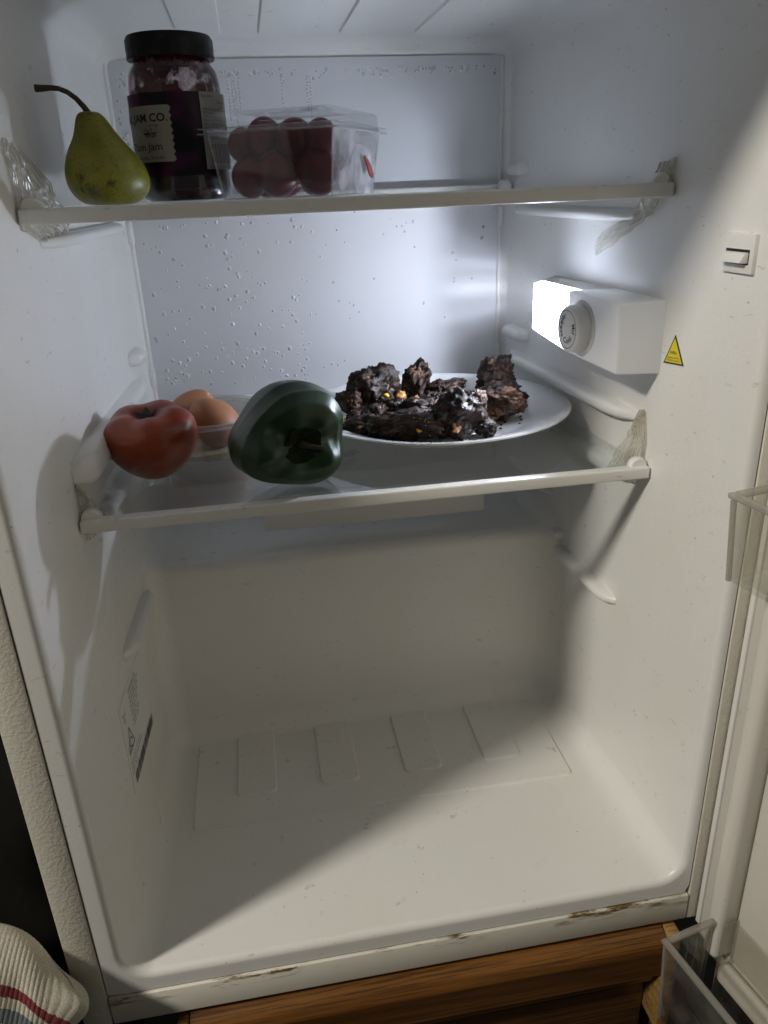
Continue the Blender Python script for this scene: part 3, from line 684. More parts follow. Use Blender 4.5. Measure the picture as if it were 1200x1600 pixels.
# ================================================================== ON THE UPPER SHELF
# ---- pear
P0 = Vector((.0545, .172, S1))
pear = thing('pear', 'green and brown speckled pear with a long curved stem', 'pear', P0)
bm = bmesh.new()
pf = [(.0005, .0022), (.006, .0008), (.013, .0003), (.0195, .0020), (.0245, .0060), (.0275, .0110), (.0288, .0165), (.0282, .0225), (.0262, .0280), (.0232, .0335), (.0198, .0385), (.0166, .0430), (.0140, .0475), (.0120, .0520), (.0102, .0560), (.0080, .0592), (.0050, .0610), (.0015, .0606)]
fine = []
for (a, b) in zip(pf, pf[1:]):
    for k in range(3): fine.append((a[0] + (b[0] - a[0]) * k / 3, a[1] + (b[1] - a[1]) * k / 3))
fine.append(pf[-1]); fine = [(a * .93, b * .94) for a, b in fine]
for _ in range(2): fine = [fine[0]] + [tuple((fine[i - 1][j] + 2 * fine[i][j] + fine[i + 1][j]) / 4 for j in (0, 1)) for i in range(1, len(fine) - 1)] + [fine[-1]]
def pearfn(p, a, r, z):
    k = 1 + .022 * math.sin(2 * a + .7) + .014 * math.sin(3 * a + z * 90); q = Vector((p.x * k, p.y * k, p.z))
    q.x += -.0065 * (z / .06) ** 1.6; q += q.normalized() * .0007 * noise.noise(q * 70); q.z = max(q.z, .0002); return q
lathe(bm, fine, 64, P0, pearfn); mk('flesh', bm, 'pear', pear, 180)
bm = bmesh.new(); st = [P0 + Vector(v) * .94 for v in ((-.0062, 0, .0590), (-.0090, -.0003, .0640), (-.0130, -.0008, .0690), (-.0180, -.0012, .0730), (-.0235, -.0015, .0752), (-.0290, -.0016, .0757), (-.0345, -.0016, .0755), (-.0385, -.0016, .0756))]
tube(bm, st, [.0022, .0019, .0017, .0016, .0016, .0017, .0021, .0023], 12); mk('stem', bm, 'stem', pear, 60)

# ---- jam jar
JC = Vector((.1020, .2200, S1)); JR = .0330; JS = .935
jar = thing('jam_jar', 'tall glass jar of dark plum jam with black lid and cream label', 'jar', JC)
def js(P): return [(a * JS, b * JS) for a, b in P]
def jarprof(s=0.):
    return js([(.0300, .0003), (.0325, .0012), (.0348, .0048), (.03525, .0100), (.03525, .0780), (.0347, .0840), (.0335, .0900), (.0305, .0945), (.0290, .0975), (.0288, .1040), (.0288, .1085)])
bm = bmesh.new(); lathe(bm, jarprof(), 64, JC); mk('glass', bm, 'jarglass', jar, 50)
bm = bmesh.new(); lathe(bm, js([(.0280, .0012), (.0325, .0030), (.0346, .0090), (.0346, .0690), (.0320, .0700), (.0010, .0690)]), 56, JC); mk('jam', bm, 'jam', jar, 50)
bm = bmesh.new(); lathe(bm, js([(.0340, .0705), (.0340, .0780), (.0334, .0840), (.0322, .0900), (.0292, .0945), (.0277, .0975), (.0276, .1060)]), 64, cap=False); so = mk('jam_smear', bm, 'smear', jar, 180); so.location = (0, 0, 0)
bm = bmesh.new()
def lidfn(p, a, r, z): return p * 1.0 if z > .103 else Vector((p.x * (1 + .006 * math.cos(30 * a)), p.y * (1 + .006 * math.cos(30 * a)), p.z))
lathe(bm, js([(.0290, .0985), (.0318, .0980), (.0322, .0995), (.0316, .1015), (.0320, .1040), (.0320, .1105), (.0305, .1132), (.0270, .1136), (.0255, .1128), (.0005, .1128)]), 96, JC, lidfn); mk('lid', bm, 'lid', jar, 45)
CAMA = math.atan2(-.4144 - JC.y, .1425 - JC.x)                       # where the label faces
def jp(deg, z, off=.0004):
    a = CAMA + math.radians(deg); return Vector((JC.x + (JR + off) * math.cos(a), JC.y + (JR + off) * math.sin(a), S1 + z * JS))
def jband(name, mat, d0, d1, z0, z1, off, par, step=3, edge=None):
    bm = bmesh.new(); n = max(2, int((d1 - d0) / step)); rows = max(2, 30 if edge else 2)
    g = []
    for r in range(rows + 1):
        z = z0 + (z1 - z0) * r / rows; dd1 = d1 + (edge(r / rows) if edge else 0)
        g.append([jp(d0 + (dd1 - d0) * k / n, z, off) for k in range(n + 1)])
    sheet(bm, g, .0002, (0, 0, 0.0001)); return mk(name, bm, mat, par, 60)
fl = jband('front_label', 'plumlabel', -130, 27, .0185, .0745, .0003, jar)
cl = jband('cream_patch', 'paper', -105, -8, .0285, .0660, .0007, fl, edge=lambda t: -2.6 * max(0, math.cos(2 * math.pi * 8 * t)) ** 1.0)
bm = bmesh.new(); D = math.degrees(1 / JR)
JT = lambda d0, z0: (lambda x, y: jp(d0 + x * D, z0 + y, .0011))
put_text(bm, 'REAL JAM CO.', .0076, JT(-12, .0555), 'RIGHT', .02); put_text(bm, 'Plum Jam', .0078, JT(-22, .0365), 'RIGHT'); put_text(bm, 'EXTRA JAR FULL OF PLUMS', .0026, JT(-21, .0305), 'RIGHT')
rr = random.Random(3)
for k in range(46):                                                  # little engraved fruit drawing
    a = rr.uniform(-52, -25); z = rr.uniform(.0455, .0530); a2 = a + rr.uniform(-7, 7); z2 = z + rr.uniform(-.0022, .0022); w_ = .00022
    V = [bm.verts.new(jp(a, z - w_, .0011)), bm.verts.new(jp(a2, z2 - w_, .0011)), bm.verts.new(jp(a2, z2 + w_, .0011)), bm.verts.new(jp(a, z + w_, .0011))]; bm.faces.new(V)
mk('lettering', bm, 'black', fl, 0)
bk = jband('back_label', 'paperwhite', 27.6, 92, .0225, .0745, .0007, jar)
bm = bmesh.new()
for z0, s, tx, d0 in ((.0655, .0022, 'Best Before', 30), (.0615, .0026, '17-09-20', 52), (.0582, .0026, '10:11', 57), (.0570, .0022, 'Manufactured by', 30), (.0545, .0024, 'SIL Foods P/L', 30), (.0520, .0022, '110-114 Merrick St,', 30), (.0495, .0022, 'Kilsyth VIC 3136 Aust', 30), (.0470, .0024, 'www.silfoods.com.au', 30), (.0447, .0022, 'GLUTEN FREE', 30), (.0424, .0024, '1300-491-496', 30), (.0400, .0024, 'NO ARTIFICIAL', 30), (.0377, .0024, 'FLAVOURS', 30), (.0233, .0028, '9 364201 814', 32)):
    put_text(bm, tx, s, JT(d0, z0 + (.0055 if z0 > .03 else 0)))
x = 36
while x < 84:
    bw = rr.choice((.6, .9, 1.5)); put_rect(bm, x, x + bw, .0265, .0400, lambda a, b: jp(a, b, .0011)); x += bw + rr.choice((.5, .8, 1.1))
mk('lettering', bm, 'black', bk, 0)

# ---- grape punnet, turned so that one corner points at the viewer
GK = Vector((.2010, .1370, S1)); GA = math.radians(27); GW, GD = .0800, .0860
gu = Vector((-math.cos(GA), math.sin(GA), 0)); gv = Vector((math.sin(GA), math.cos(GA), 0))
def gp(a, b, z, taper=None):
    """a along the front face to the left, b back, z up; sides lean outwards with height"""
    return GK + gu * a + gv * b + Vector((0, 0, z))
pun = thing('grape_punnet', 'clear plastic punnet with hinged lid holding red grapes', 'punnet', GK + gu * GW / 2 + gv * GD / 2)
def wall(name, c0, c1, mat, lean, zt=.0405, n=8):
    bm = bmesh.new(); g = []
    nrm = (c1 - c0).cross(Vector((0, 0, 1))).normalized()
    for r in range(6):
        t = r / 5; z = .0008 + zt * t
        g.append([c0.lerp(c1, k / n) + nrm * (lean * t) + (c1 - c0).normalized() * ((k / n - .5) * 2 * lean * t) + Vector((0, 0, z)) for k in range(n + 1)])
    sheet(bm, g, .0005, -nrm); return mk(name, bm, mat, pun, 40)
c = [gp(0, 0, 0), gp(GW, 0, 0), gp(GW, GD, 0), gp(0, GD, 0)]
LEAN = .0050
wall('tub_side', c[1], c[0], 'punnet', LEAN); wall('tub_side', c[2], c[1], 'punnet', LEAN); wall('tub_side', c[3], c[2], 'punnet', LEAN); wall('tub_side', c[0], c[3], 'frosted', LEAN)
bm = bmesh.new(); hexa(bm, [gp(.001, .001, .0004), gp(GW - .001, .001, .0004), gp(GW - .001, GD - .001, .0004), gp(.001, GD - .001, .0004), gp(.001, .001, .0009), gp(GW - .001, .001, .0009), gp(GW - .001, GD - .001, .0009), gp(.001, GD - .001, .0009)]); mk('tub_base', bm, 'punnet', pun, 30)
def gring(name, z0, z1, o_out, o_in, mat='punnetrim'):
    bm = bmesh.new()
    def loop(o, z): return [bm.verts.new(p) for p in (gp(-o, -o, z), gp(GW + o, -o, z), gp(GW + o, GD + o, z), gp(-o, GD + o, z))]
    A, B, C_, D_ = loop(o_out, z0), loop(o_out, z1), loop(o_in, z1), loop(o_in, z0)
    for X, Y in ((A, B), (B, C_), (C_, D_), (D_, A)):
        for i in range(4): bm.faces.new((X[i], X[(i + 1) % 4], Y[(i + 1) % 4], Y[i]))
    bmesh.ops.bevel(bm, geom=[e for e in bm.edges], offset=.0004, segments=1, affect='EDGES')
    return mk(name, bm, mat, pun, 40)
for i_, (sa, sb) in enumerate(((0, 0), (1, 0), (1, 1), (0, 1))):                      # thickened corner edges and foot
    lo_ = gp(sa * GW, sb * GD, .0006); hi_ = gp(sa * GW + (LEAN if sa else -LEAN), sb * GD + (LEAN if sb else -LEAN), .0410)
    bm = bmesh.new(); tube(bm, [lo_, lo_.lerp(hi_, .5), hi_], .0007, 8); mk('corner_edge', bm, 'punnetrim', pun, 60)
gring('foot', .0004, .0014, .0006, -.0016)
gring('rim', .0412, .0422, .0105, LEAN - .0005); gring('rim', .0445, .0452, .0100, .0052)
gring('rim', .0423, .0444, .0056, .0050)
bm = bmesh.new(); g0 = [(.0052, .0453), (.0045, .0530), (.0030, .0548), (-.004, .0550), (-.012, .0540)]
rings = []
for o, z in g0: rings.append([bm.verts.new(p) for p in (gp(-o, -o, z), gp(GW + o, -o, z), gp(GW + o, GD + o, z), gp(-o, GD + o, z))])
for A, B in zip(rings, rings[1:]):
    for i in range(4): bm.faces.new((A[i], A[(i + 1) % 4], B[(i + 1) % 4], B[i]))
bm.faces.new(rings[-1]); bmesh.ops.solidify(bm, geom=bm.faces[:], thickness=.0004)
mk('lid', bm, 'punnet', pun, 30)
bm = bmesh.new(); hexa(bm, [gp(.030, -.0108, .0420), (gp(.046, -.0108, .0420)), gp(.046, -.0075, .0420), gp(.030, -.0075, .0420), gp(.031, -.0108, .0475), gp(.045, -.0108, .0475), gp(.045, -.0075, .0475), gp(.031, -.0075, .0475)], .001, 2); mk('latch', bm, 'punnet', pun, 40)
gl = [(.0135, .0150, .0150, .0145, 0), (.010, .0165, .0375, .0112, 0), (.0420, .0155, .0155, .0148, 0), (.0290, .0160, .0365, .0132, 0), (.0660, .0150, .0140, .0128, 0), (.0530, .0170, .0385, .0125, 0), (.0690, .0190, .0345, .0105, 0),
      (.022, .036, .0120, .0122, 0), (.046, .037, .0125, .0124, 0), (.066, .042, .0125, .0118, 0), (.020, .038, .0340, .0122, 1), (.043, .038, .0360, .0124, 0), (.064, .044, .0340, .0118, 0), (.011, .050, .0280, .0105, 1), (.034, .060, .0125, .0120, 0), (.058, .064, .0125, .0120, 0), (.036, .060, .0340, .0120, 1)]
gnames = ['lowest at the near corner', 'upper one at the near corner', 'low in the middle of the front side', 'high in the middle of the front side', 'low at the left end of the front side', 'high at the left of the front side', 'pressed into the left corner',
          'low in the second row by the near side', 'low in the middle of the second row', 'low at the left of the second row', 'purple one behind the frosted side', 'on top, bulging up to the lid', 'high at the left of the second row', 'small dark one by the frosted side', 'low in the back row, middle', 'low in the back row, left', 'dark one high in the back row']
for (a, b, z, r, dk), nm in zip(gl, gnames):
    bm = bmesh.new(); bmesh.ops.create_uvsphere(bm, u_segments=24, v_segments=14, radius=1)
    a += random.uniform(-.0015, .0015); b += random.uniform(0, .002); z += random.uniform(-.001, .001)
    r *= 1.04; cc = gp(a + .002, max(b, r + .0008), max(z, r + .0012)); rot = Matrix.Rotation(random.uniform(0, 3), 3, 'Z') @ Matrix.Rotation(random.uniform(-.6, .6), 3, 'X')
    for v in bm.verts: v.co = cc + rot @ (Vector((v.co.x * .97, v.co.y * .97, v.co.z * 1.04)) * r * (1 + .02 * noise.noise(v.co * 1.5 + Vector((a * 99, b * 77, z * 55)))))
    tag(mk('grape', bm, 'grapedark' if dk else 'grape', None, 180), ('dark' if dk else 'red') + ' grape in the clear punnet, ' + nm, 'grape', 'grapes in the punnet')
# a dried red scrap stuck inside the end wall
bm = bmesh.new(); out = [(.052, .0260), (.056, .0255), (.062, .0230), (.0680, .0190), (.0720, .0140), (.0690, .0110), (.0640, .0125), (.0590, .0180)]
extrude_outline(bm, [gp(-.0062, b, z) for b, z in out], [gp(-.0055, b, z) for b, z in out]); tag(mk('red_scrap', bm, 'redbit', None, 60), 'small dark red scrap stuck to the frosted side of the punnet', 'scrap')

# ================================================================== ON THE LOWER SHELF
def settle(bm, z):
    m = min(v.co.z for v in bm.verts)
    for v in bm.verts: v.co.z += z - m
    return z - m
# ---- tomato
TC = Vector((.0540, .1930, S2)); tom = thing('tomato', 'deep red tomato with a dark dried stem end beside the left wall', 'tomato', TC)
bm = bmesh.new(); pf = [(.0006, .0006), (.008, .0006), (.0160, .0040), (.0235, .0100), (.0300, .0180), (.0345, .0270), (.0362, .0360), (.0352, .0440), (.0318, .0500), (.0260, .0540), (.0190, .0556), (.0120, .0548), (.0070, .0520), (.0040, .0500), (.0004, .0495)]
def tomfn(p, a, r, z):
    lob = 1 + (.016 * math.cos(5 * a + .6) + .012 * math.cos(3 * a)) * (z / .055) ** 1.5
    q = Vector((p.x * lob, p.y * lob, p.z + (.0016 * math.cos(5 * a + .6) * (r / .036) * (z > .045)))); return q
fine = []
for A, B in zip(pf, pf[1:]):
    for k in range(3): fine.append(tuple(A[j] + (B[j] - A[j]) * k / 3 for j in (0, 1)))
fine.append(pf[-1])
for _ in range(3): fine = [fine[0]] + [tuple((fine[i - 1][j] + 2 * fine[i][j] + fine[i + 1][j]) / 4 for j in (0, 1)) for i in range(1, len(fine) - 1)] + [fine[-1]]
lathe(bm, fine, 64, (0, 0, 0), tomfn); tilt = Matrix.Rotation(math.radians(7), 3, 'X') @ Matrix.Rotation(math.radians(-3), 3, 'Y')
for v in bm.verts: v.co = tilt @ v.co
dz = settle(bm, 0.0002)
for v in bm.verts: v.co += TC
mk('flesh', bm, 'tomato', tom, 180)
bm = bmesh.new()
for k in range(5):
    a = 2 * math.pi * k / 5 + .4; pts = [(.0008, .0508), (.004, .0520), (.0068, .0538), (.0092, .0550)]; ws_ = [.0024, .0034, .0026, .0008]; g = []
    for (r, z), ww in zip(pts, ws_):
        row = []
        for s in (-1, 0, 1):
            q = Vector((r * math.cos(a) - s * ww * math.sin(a), r * math.sin(a) + s * ww * math.cos(a), z + .0006 * (s == 0))); row.append(tilt @ q + Vector((0, 0, dz)) + TC)
        g.append(row)
    sheet(bm, g, .0004, (0, 0, -1))
mk('calyx', bm, 'calyx', tom, 60)

# ---- tub with eggs
EC = Vector((.0935, .2550, S2)); tub = thing('egg_tub', 'round clear plastic tub holding two brown eggs behind the tomato', 'tub', EC)
bm = bmesh.new(); R_ = .0520
lathe(bm, [(.0400, .0003), (.0425, .0008), (R_ - .0035, .0290), (R_ - .0025, .0295), (R_ - .0020, .0305), (R_ - .0010, .0308), (R_, .0318), (R_, .0330), (R_ - .0012, .0334), (R_ - .0030, .0326), (R_ - .0042, .0300), (.0418, .0016), (.0395, .0011), (.0005, .0011)], 72, EC); mk('tub_wall', bm, 'tub', tub, 50)
bm = bmesh.new(); lathe(bm, [(R_ - .0020, .0296), (R_ + .0010, .0300), (R_ + .0014, .0310), (R_ + .0002, .0317), (R_ + .0002, .0331), (R_ + .0014, .0336), (R_ + .0008, .0346), (R_ - .0020, .0344), (R_ - .0042, .0336)], 72, EC, cap=False); mk('rim', bm, 'tubrim', tub, 60)
bm = bmesh.new(); lathe(bm, [(.0410, .0014), (.0420, .0060), (.0400, .0068), (.0004, .0064)], 48, EC, lambda p, a, r, z: Vector((p.x, p.y, z + (.0012 * noise.noise(p * 80) if z > .004 else 0)))); tag(mk('egg_residue', bm, 'powder', tub, 60), 'pale dried residue in the bottom')
def egg(label, c, ax, r=.0212, l=.0275):
    bm = bmesh.new(); bmesh.ops.create_uvsphere(bm, u_segments=36, v_segments=24, radius=1); q = Vector((0, 0, 1)).rotation_difference(Vector(ax).normalized()).to_matrix()
    for v in bm.verts:
        z = v.co.z; k = 1 - .10 * z; v.co = q @ Vector((v.co.x * r * k, v.co.y * r * k, z * l))
    settle(bm, 0)
    for v in bm.verts: v.co += Vector(c)
    tag(mk('egg', bm, 'egg', None, 180), label, 'egg', 'eggs in the clear tub')
egg('brown egg at the back of the clear tub, next to the tomato', (.0790, .2680, S2 + .0060), (.55, .25, .55), .0198, .0240)
egg('brown egg at the front of the clear tub, next to the pepper', (.0990, .2365, S2 + .0060), (-.5, .1, .55), .0195, .0235)

# ---- bell pepper lying on its side, stem end to the viewer
PC = Vector((.1675, .1225, S2)); pep = thing('bell_pepper', 'large dark green bell pepper lying with its stem end forward', 'bell pepper', PC)
ax = Vector((.30, -.90, -.06)).normalized(); sx = ax.cross(Vector((0, 0, 1))).normalized(); sz = sx.cross(ax)
def pepsurf(t, a):
    # t 0: bottom of the stem hollow, 1: blossom end
    KT = [(0, .003, .0045), (.08, .0085, .0032), (.16, .0150, .0008), (.24, .0225, -.0010), (.34, .0325, .0015), (.45, .0400, .0110), (.60, .0420, .0290), (.74, .0385, .0480), (.86, .0300, .0640), (.95, .0165, .0735), (1, .0006, .0755)]
    for (t0, r0, d0), (t1, r1, d1) in zip(KT, KT[1:]):
        if t <= t1 + 1e-9:
            f = (t - t0) / (t1 - t0); f2 = f * f * (3 - 2 * f) * .35 + f * .65; r = r0 + (r1 - r0) * f2; d = d0 + (d1 - d0) * f2; break
    k = min(1, t / .4)
    lob = 1 + k * (.085 * math.cos(3 * a + .5) + .045 * math.cos(2 * a + 2.6) + .028 * math.cos(4 * a + 2.0)) + .012 * noise.noise(Vector((math.cos(a) * 2, math.sin(a) * 2, t * 5)))
    d += (-.0045 * math.cos(3 * a + .5) - .0025 * math.cos(5 * a)) * math.exp(-((t - .28) / .13) ** 2)
    q = ((sx * math.cos(a) * 1.12 + sz * math.sin(a) * .94) * (r * lob) - ax * d) * .95
    return q + q.normalized() * .0011 * noise.noise(q * 45)
bm = bmesh.new(); nt_, na = 60, 96; rings = []
for i in range(nt_ + 1): rings.append([bm.verts.new(pepsurf(i / nt_, 2 * math.pi * k / na)) for k in range(na)])
for A, B in zip(rings, rings[1:]):
    for k in range(na): bm.faces.new((A[k], A[(k + 1) % na], B[(k + 1) % na], B[k]))
bm.faces.new(rings[0][::-1]); bm.faces.new(rings[-1]); pdz = settle(bm, .0002)
PO = PC + Vector((0, 0, pdz)) 
for v in bm.verts: v.co += PC
mk('flesh', bm, 'pepper', pep, 180)
bm = bmesh.new(); g = []
for i in range(9):
    r = .0150 * i / 8
    g.append([PO + (sx * math.cos(2 * math.pi * k / 40) * 1.03 + sz * math.sin(2 * math.pi * k / 40) * .9) * (r + .0001) * (1 + (.07 * math.cos(5 * 2 * math.pi * k / 40 + .4) + .16 * noise.noise(Vector((math.cos(2 * math.pi * k / 40) * 1.6, math.sin(2 * math.pi * k / 40) * 1.6, 4.2)))) * i / 8) + ax * (.0022 + .0040 * (i / 8) ** 1.6 - .0056 + .0012 * noise.noise(Vector((r * 200, k * .5, 0)))) for k in range(41)])
sheet(bm, g); mk('calyx', bm, 'pepperdark', pep, 180)
bm = bmesh.new(); b0 = PO - ax * .008
tube(bm, [b0, b0 + ax * .008 + sz * .001, b0 + ax * .013 - sx * .003 + sz * .001, b0 + ax * .016 - sx * .007 + sz * .0006, b0 + ax * .0165 - sx * .0115 - sz * .0008], [.0036, .0024, .0017, .0014, .0018], 12); mk('stem', bm, 'pepperstem', pep, 50)

# ---- plate
KC = Vector((.3010, .2680, S2)); KR = .1235
bm = bmesh.new()
prof = [(.0005, .0028), (.055, .0030), (.066, .0024), (.068, .0002), (.072, .0002), (.074, .0022), (.084, .0048), (.098, .0106), (.112, .0158), (KR - .001, .0188), (KR, .0196), (KR - .0008, .0206), (.116, .0196)] + [(r, .0196 - (.116 - r) * .36 ) for r in (.112, .108, .104, .100, .096, .092, .088)] + [(.084, .0075), (.078, .0066), (.070, .0063), (.0005, .0063)]
def platefn(p, a, r, z):
    if .085 < r < .118 and z > .0072 + (r - .084) * .30: p = p + Vector((0, 0, .0005 * math.sin(44 * (a + (r - .1) * 16)) * math.sin(math.pi * (r - .085) / .033)))
    return p
lathe(bm, prof, 352, KC, platefn); tag(mk('dinner_plate', bm, 'porcelain', None, 50), 'round white plate with a swirl-ribbed rim under the charred meat', 'plate')

# ---- charred meat on the plate
def chunk(label, c, size, rz, seed, mat='meat', tilt=0., sharp=1.0, base=.0064):
    size = (size[0] * .96, size[1] * .96, size[2] * .86)
    bm = bmesh.new(); bmesh.ops.create_icosphere(bm, subdivisions=5, radius=1); o = Vector((seed * 3.7, seed * 1.9, seed * 5.3))
    rm = Matrix.Rotation(rz, 3, 'Z') @ Matrix.Rotation(tilt, 3, 'Y')
    for v in bm.verts:
        p = v.co.copy(); n1 = noise.noise(p * 1.25 + o); n2 = noise.noise(p * 2.9 + o); n3 = noise.noise(Vector((p.x * 3.5, p.y * 10, p.z * 8)) + o); n4 = noise.noise(p * 16 + o)
        cell = noise.voronoi(p * 2.2 + o)[0]; n5 = noise.noise(p * 6.5 + o); n6 = noise.noise(p * 30 + o); k = 1 + .46 * n1 * sharp + .24 * n2 + .10 * n3 + .15 * n5 + .05 * n4 + .02 * n6 + .08 * (cell[0] - .4)
        q = Vector((math.copysign(abs(p.x) ** .92, p.x), math.copysign(abs(p.y) ** .92, p.y), math.copysign(abs(p.z) ** .92, p.z))) * k
        v.co = rm @ Vector((q.x * size[0] / 2, q.y * size[1] / 2, q.z * size[2] / 2))
    settle(bm, base)
    for v in bm.verts:
        if v.co.z < base + .0015: v.co.z = base + .0003 * (v.co.z > base)
        v.co += Vector((c[0], c[1], S2))
    tag(mk('meat_piece', bm, mat, None, 180), label, 'meat', 'charred meat pieces on the plate')
PI = math.pi
chunk('tall black meat lump at the back left of the plate', (.2490, .3010), (.046, .034, .050), .4, 1)
chunk('upright pointed meat piece at the back middle of the plate', (.2930, .3180), (.027, .024, .043), .2, 2, tilt=.2)
chunk('low black meat heap at the back, right of the pointed piece', (.3210, .3080), (.038, .030, .026), .1, 3)
chunk('dark hooked meat piece standing highest at the back right', (.3730, .3140), (.034, .024, .046), -.2, 14, tilt=.5)
chunk('rough dark meat piece in front of the hooked piece', (.3660, .2820), (.044, .030, .024), .3, 5)
chunk('lighter brown cut meat piece at the right end of the plate', (.3590, .2420), (.036, .030, .030), .2, 6, 'meatbrown', 0., .5)
chunk('flat dark meat strip at the front left rim', (.2280, .2330), (.042, .026, .018), -.4, 7)
chunk('long black meat piece along the front of the plate', (.2640, .2080), (.058, .030, .026), -.15, 8)
chunk('chunky meat piece at the front right with a browned top', (.3060, .2060), (.044, .036, .040), .5, 9, 'meat', -.3)
chunk('dark meat piece in the middle of the plate', (.2860, .2580), (.044, .030, .024), .1, 10)
chunk('small dark meat piece at the far left of the plate', (.2240, .2930), (.026, .026, .028), .9, 11)
chunk('browned meat slice leaning on the chunky front piece', (.3250, .2180), (.022, .013, .038), .6, 12, 'meatbrown', .35, .4)
chunk('small black crumb of meat right of the middle', (.3420, .2790), (.026, .022, .018), .3, 13)
chunk('small shred of meat between the left lump and the front strip', (.2420, .2620), (.030, .022, .020), .7, 21)
chunk('black crumb of meat left of the middle piece', (.2640, .2700), (.024, .020, .020), .2, 22)
chunk('small dark meat crumb in front of the pointed piece', (.3020, .2880), (.024, .020, .020), 1.1, 23)
chunk('flat dark shred behind the chunky front piece', (.3120, .2400), (.034, .020, .016), .2, 24)
chunk('dark crumb wedged between front strip and long front piece', (.2420, .2150), (.026, .018, .018), -.3, 25)
chunk('tiny brown shred at the foot of the lighter brown meat', (.3400, .2320), (.018, .012, .009), .4, 26, 'meatbrown')
chunk('low shred of meat behind the tall left lump', (.2700, .3220), (.030, .020, .024), .3, 27)
chunk('black shred of meat beside the browned slice', (.3300, .2000), (.022, .016, .014), .9, 31)
chunk('small charred piece in front of the low heap at the back', (.3260, .2840), (.024, .018, .018), .4, 32)
chunk('charred shred at the right back rim by the hooked piece', (.3870, .2900), (.020, .016, .014), .1, 33)
chunk('small charred piece left of the long front piece', (.2280, .2560), (.024, .020, .018), .6, 34)
chunk('narrow charred shred in the gap at the centre front', (.2840, .2270), (.030, .016, .018), -.2, 35)
bm = bmesh.new(); rc = random.Random(5)
for k in range(150):
    a_, r_ = rc.uniform(0, 6.283), .082 * math.sqrt(rc.random()); q = rc.uniform(.0006, .0017)
    x_, y_ = KC.x - .006 + r_ * math.cos(a_), KC.y - .012 + r_ * math.sin(a_)
    bmesh.ops.create_icosphere(bm, subdivisions=1, radius=1, matrix=Matrix.Translation((x_, y_, S2 + .0066 + q * .4 + max(0, math.hypot(x_ - KC.x, y_ - KC.y) - .076) * .30)) @ Matrix.Diagonal((q * rc.uniform(.7, 1.8), q, q * .7, 1)))
tag(mk('meat_crumbs', bm, 'meat', None, 60), 'scattered black crumbs on the white plate', 'crumbs', kind='stuff')
def bit(label, c, z, s, mat, seed):
    z = .0064 + (z - .0064) * .80; s = tuple(k * .85 for k in s)
    bm = bmesh.new(); bmesh.ops.create_icosphere(bm, subdivisions=3, radius=1); o = Vector((seed, seed * 2.1, 0))
    for v in bm.verts: v.co = Vector((c[0], c[1], S2 + z)) + Vector((v.co.x * s[0], v.co.y * s[1], v.co.z * s[2])) * (1 + .5 * noise.noise(v.co * 1.8 + o))
    tag(mk('onion_piece', bm, mat, None, 180), label, 'onion', 'roasted bits among the meat')
bit('golden roasted onion on top of the tall left meat lump', (.2400, .2900), .0500, (.006, .005, .0055), 'onion', 1)
bit('golden onion ring between left lump and pointed piece', (.2720, .2950), .0270, (.0065, .006, .006), 'onion', 2)
bit('bright yellow bit at the front of the plate', (.2540, .2200), .0260, (.0075, .005, .0030), 'egg_yolk', 3)
bit('orange onion piece in front of the hooked meat', (.3420, .2530), .0095, (.0090, .006, .0035), 'onion', 4)
bit('yellow bit left of the lighter brown meat', (.3380, .2490), .0135, (.0045, .004, .0030), 'egg_yolk', 5)
bit('brown onion piece stuck to the chunky front meat', (.3000, .1875), .0250, (.0042, .003, .0060), 'onion', 6)
bit('pale yellow fleck on the long front meat piece', (.2700, .1960), .0215, (.0035, .003, .0022), 'egg_yolk', 8)
bit('golden bit at the foot of the pointed meat piece', (.2880, .2990), .0215, (.0045, .004, .0030), 'onion', 9)
bit('pale onion sliver on the middle meat piece', (.2800, .2450), .0240, (.0065, .003, .0022), 'onion', 10)
bit('orange fleck on the rough meat before the hooked piece', (.3560, .2690), .0210, (.0035, .003, .0025), 'onion', 11)
bit('yellow fleck on the flat strip at the front left rim', (.2240, .2240), .0190, (.0035, .0025, .0020), 'egg_yolk', 12)
bit('yellow fleck on the tall left meat lump', (.2560, .2830), .0330, (.0035, .003, .0025), 'egg_yolk', 13)
bit('golden bit between the middle piece and the low back heap', (.3080, .2660), .0170, (.0050, .004, .0035), 'onion', 14)
bit('pale yellow bit beside the browned slice', (.3330, .2130), .0140, (.0045, .0035, .0025), 'egg_yolk', 15)
bit('small brown bit at the left edge of the meat', (.2190, .2780), .0095, (.0050, .005, .0035), 'onion', 7)

# ---- condensation on the evaporator panel
bm = bmesh.new(); rr = random.Random(11); yb = D2 - .0060
def drop(x, z, r):
    m_ = Matrix.Translation((x, yb + r * .12, z)) @ Matrix.Diagonal((r, r * .55, r * rr.uniform(1.0, 1.35), 1))
    bmesh.ops.create_icosphere(bm, subdivisions=2, radius=1, matrix=m_)
for k in range(125): drop(rr.uniform(.035, .20), rr.uniform(.335, .515), rr.choice((.0009, .0011, .0014, .0018, .0022)))
for k in range(45): drop(rr.uniform(.04, .24), rr.triangular(.33, .40, .335), rr.choice((.0010, .0014, .0020)))
for k in range(36): drop(rr.uniform(.20, .40), rr.uniform(.39, .52), rr.choice((.0008, .0011, .0016)))
for k in range(90): drop(rr.uniform(.11, .405), .6360 - abs(rr.gauss(0, .004)), rr.choice((.0008, .0010, .0014, .0018)))
for k in range(9):
    x = rr.uniform(.12, .26); z = .632
    for q in range(rr.randint(8, 20)): z -= rr.uniform(.0020, .0035); drop(x + rr.uniform(-.0006, .0006), z, rr.uniform(.0006, .0010))
for k in range(26): drop(rr.uniform(.032, .05), rr.uniform(.56, .635), rr.choice((.0010, .0014, .0018)))
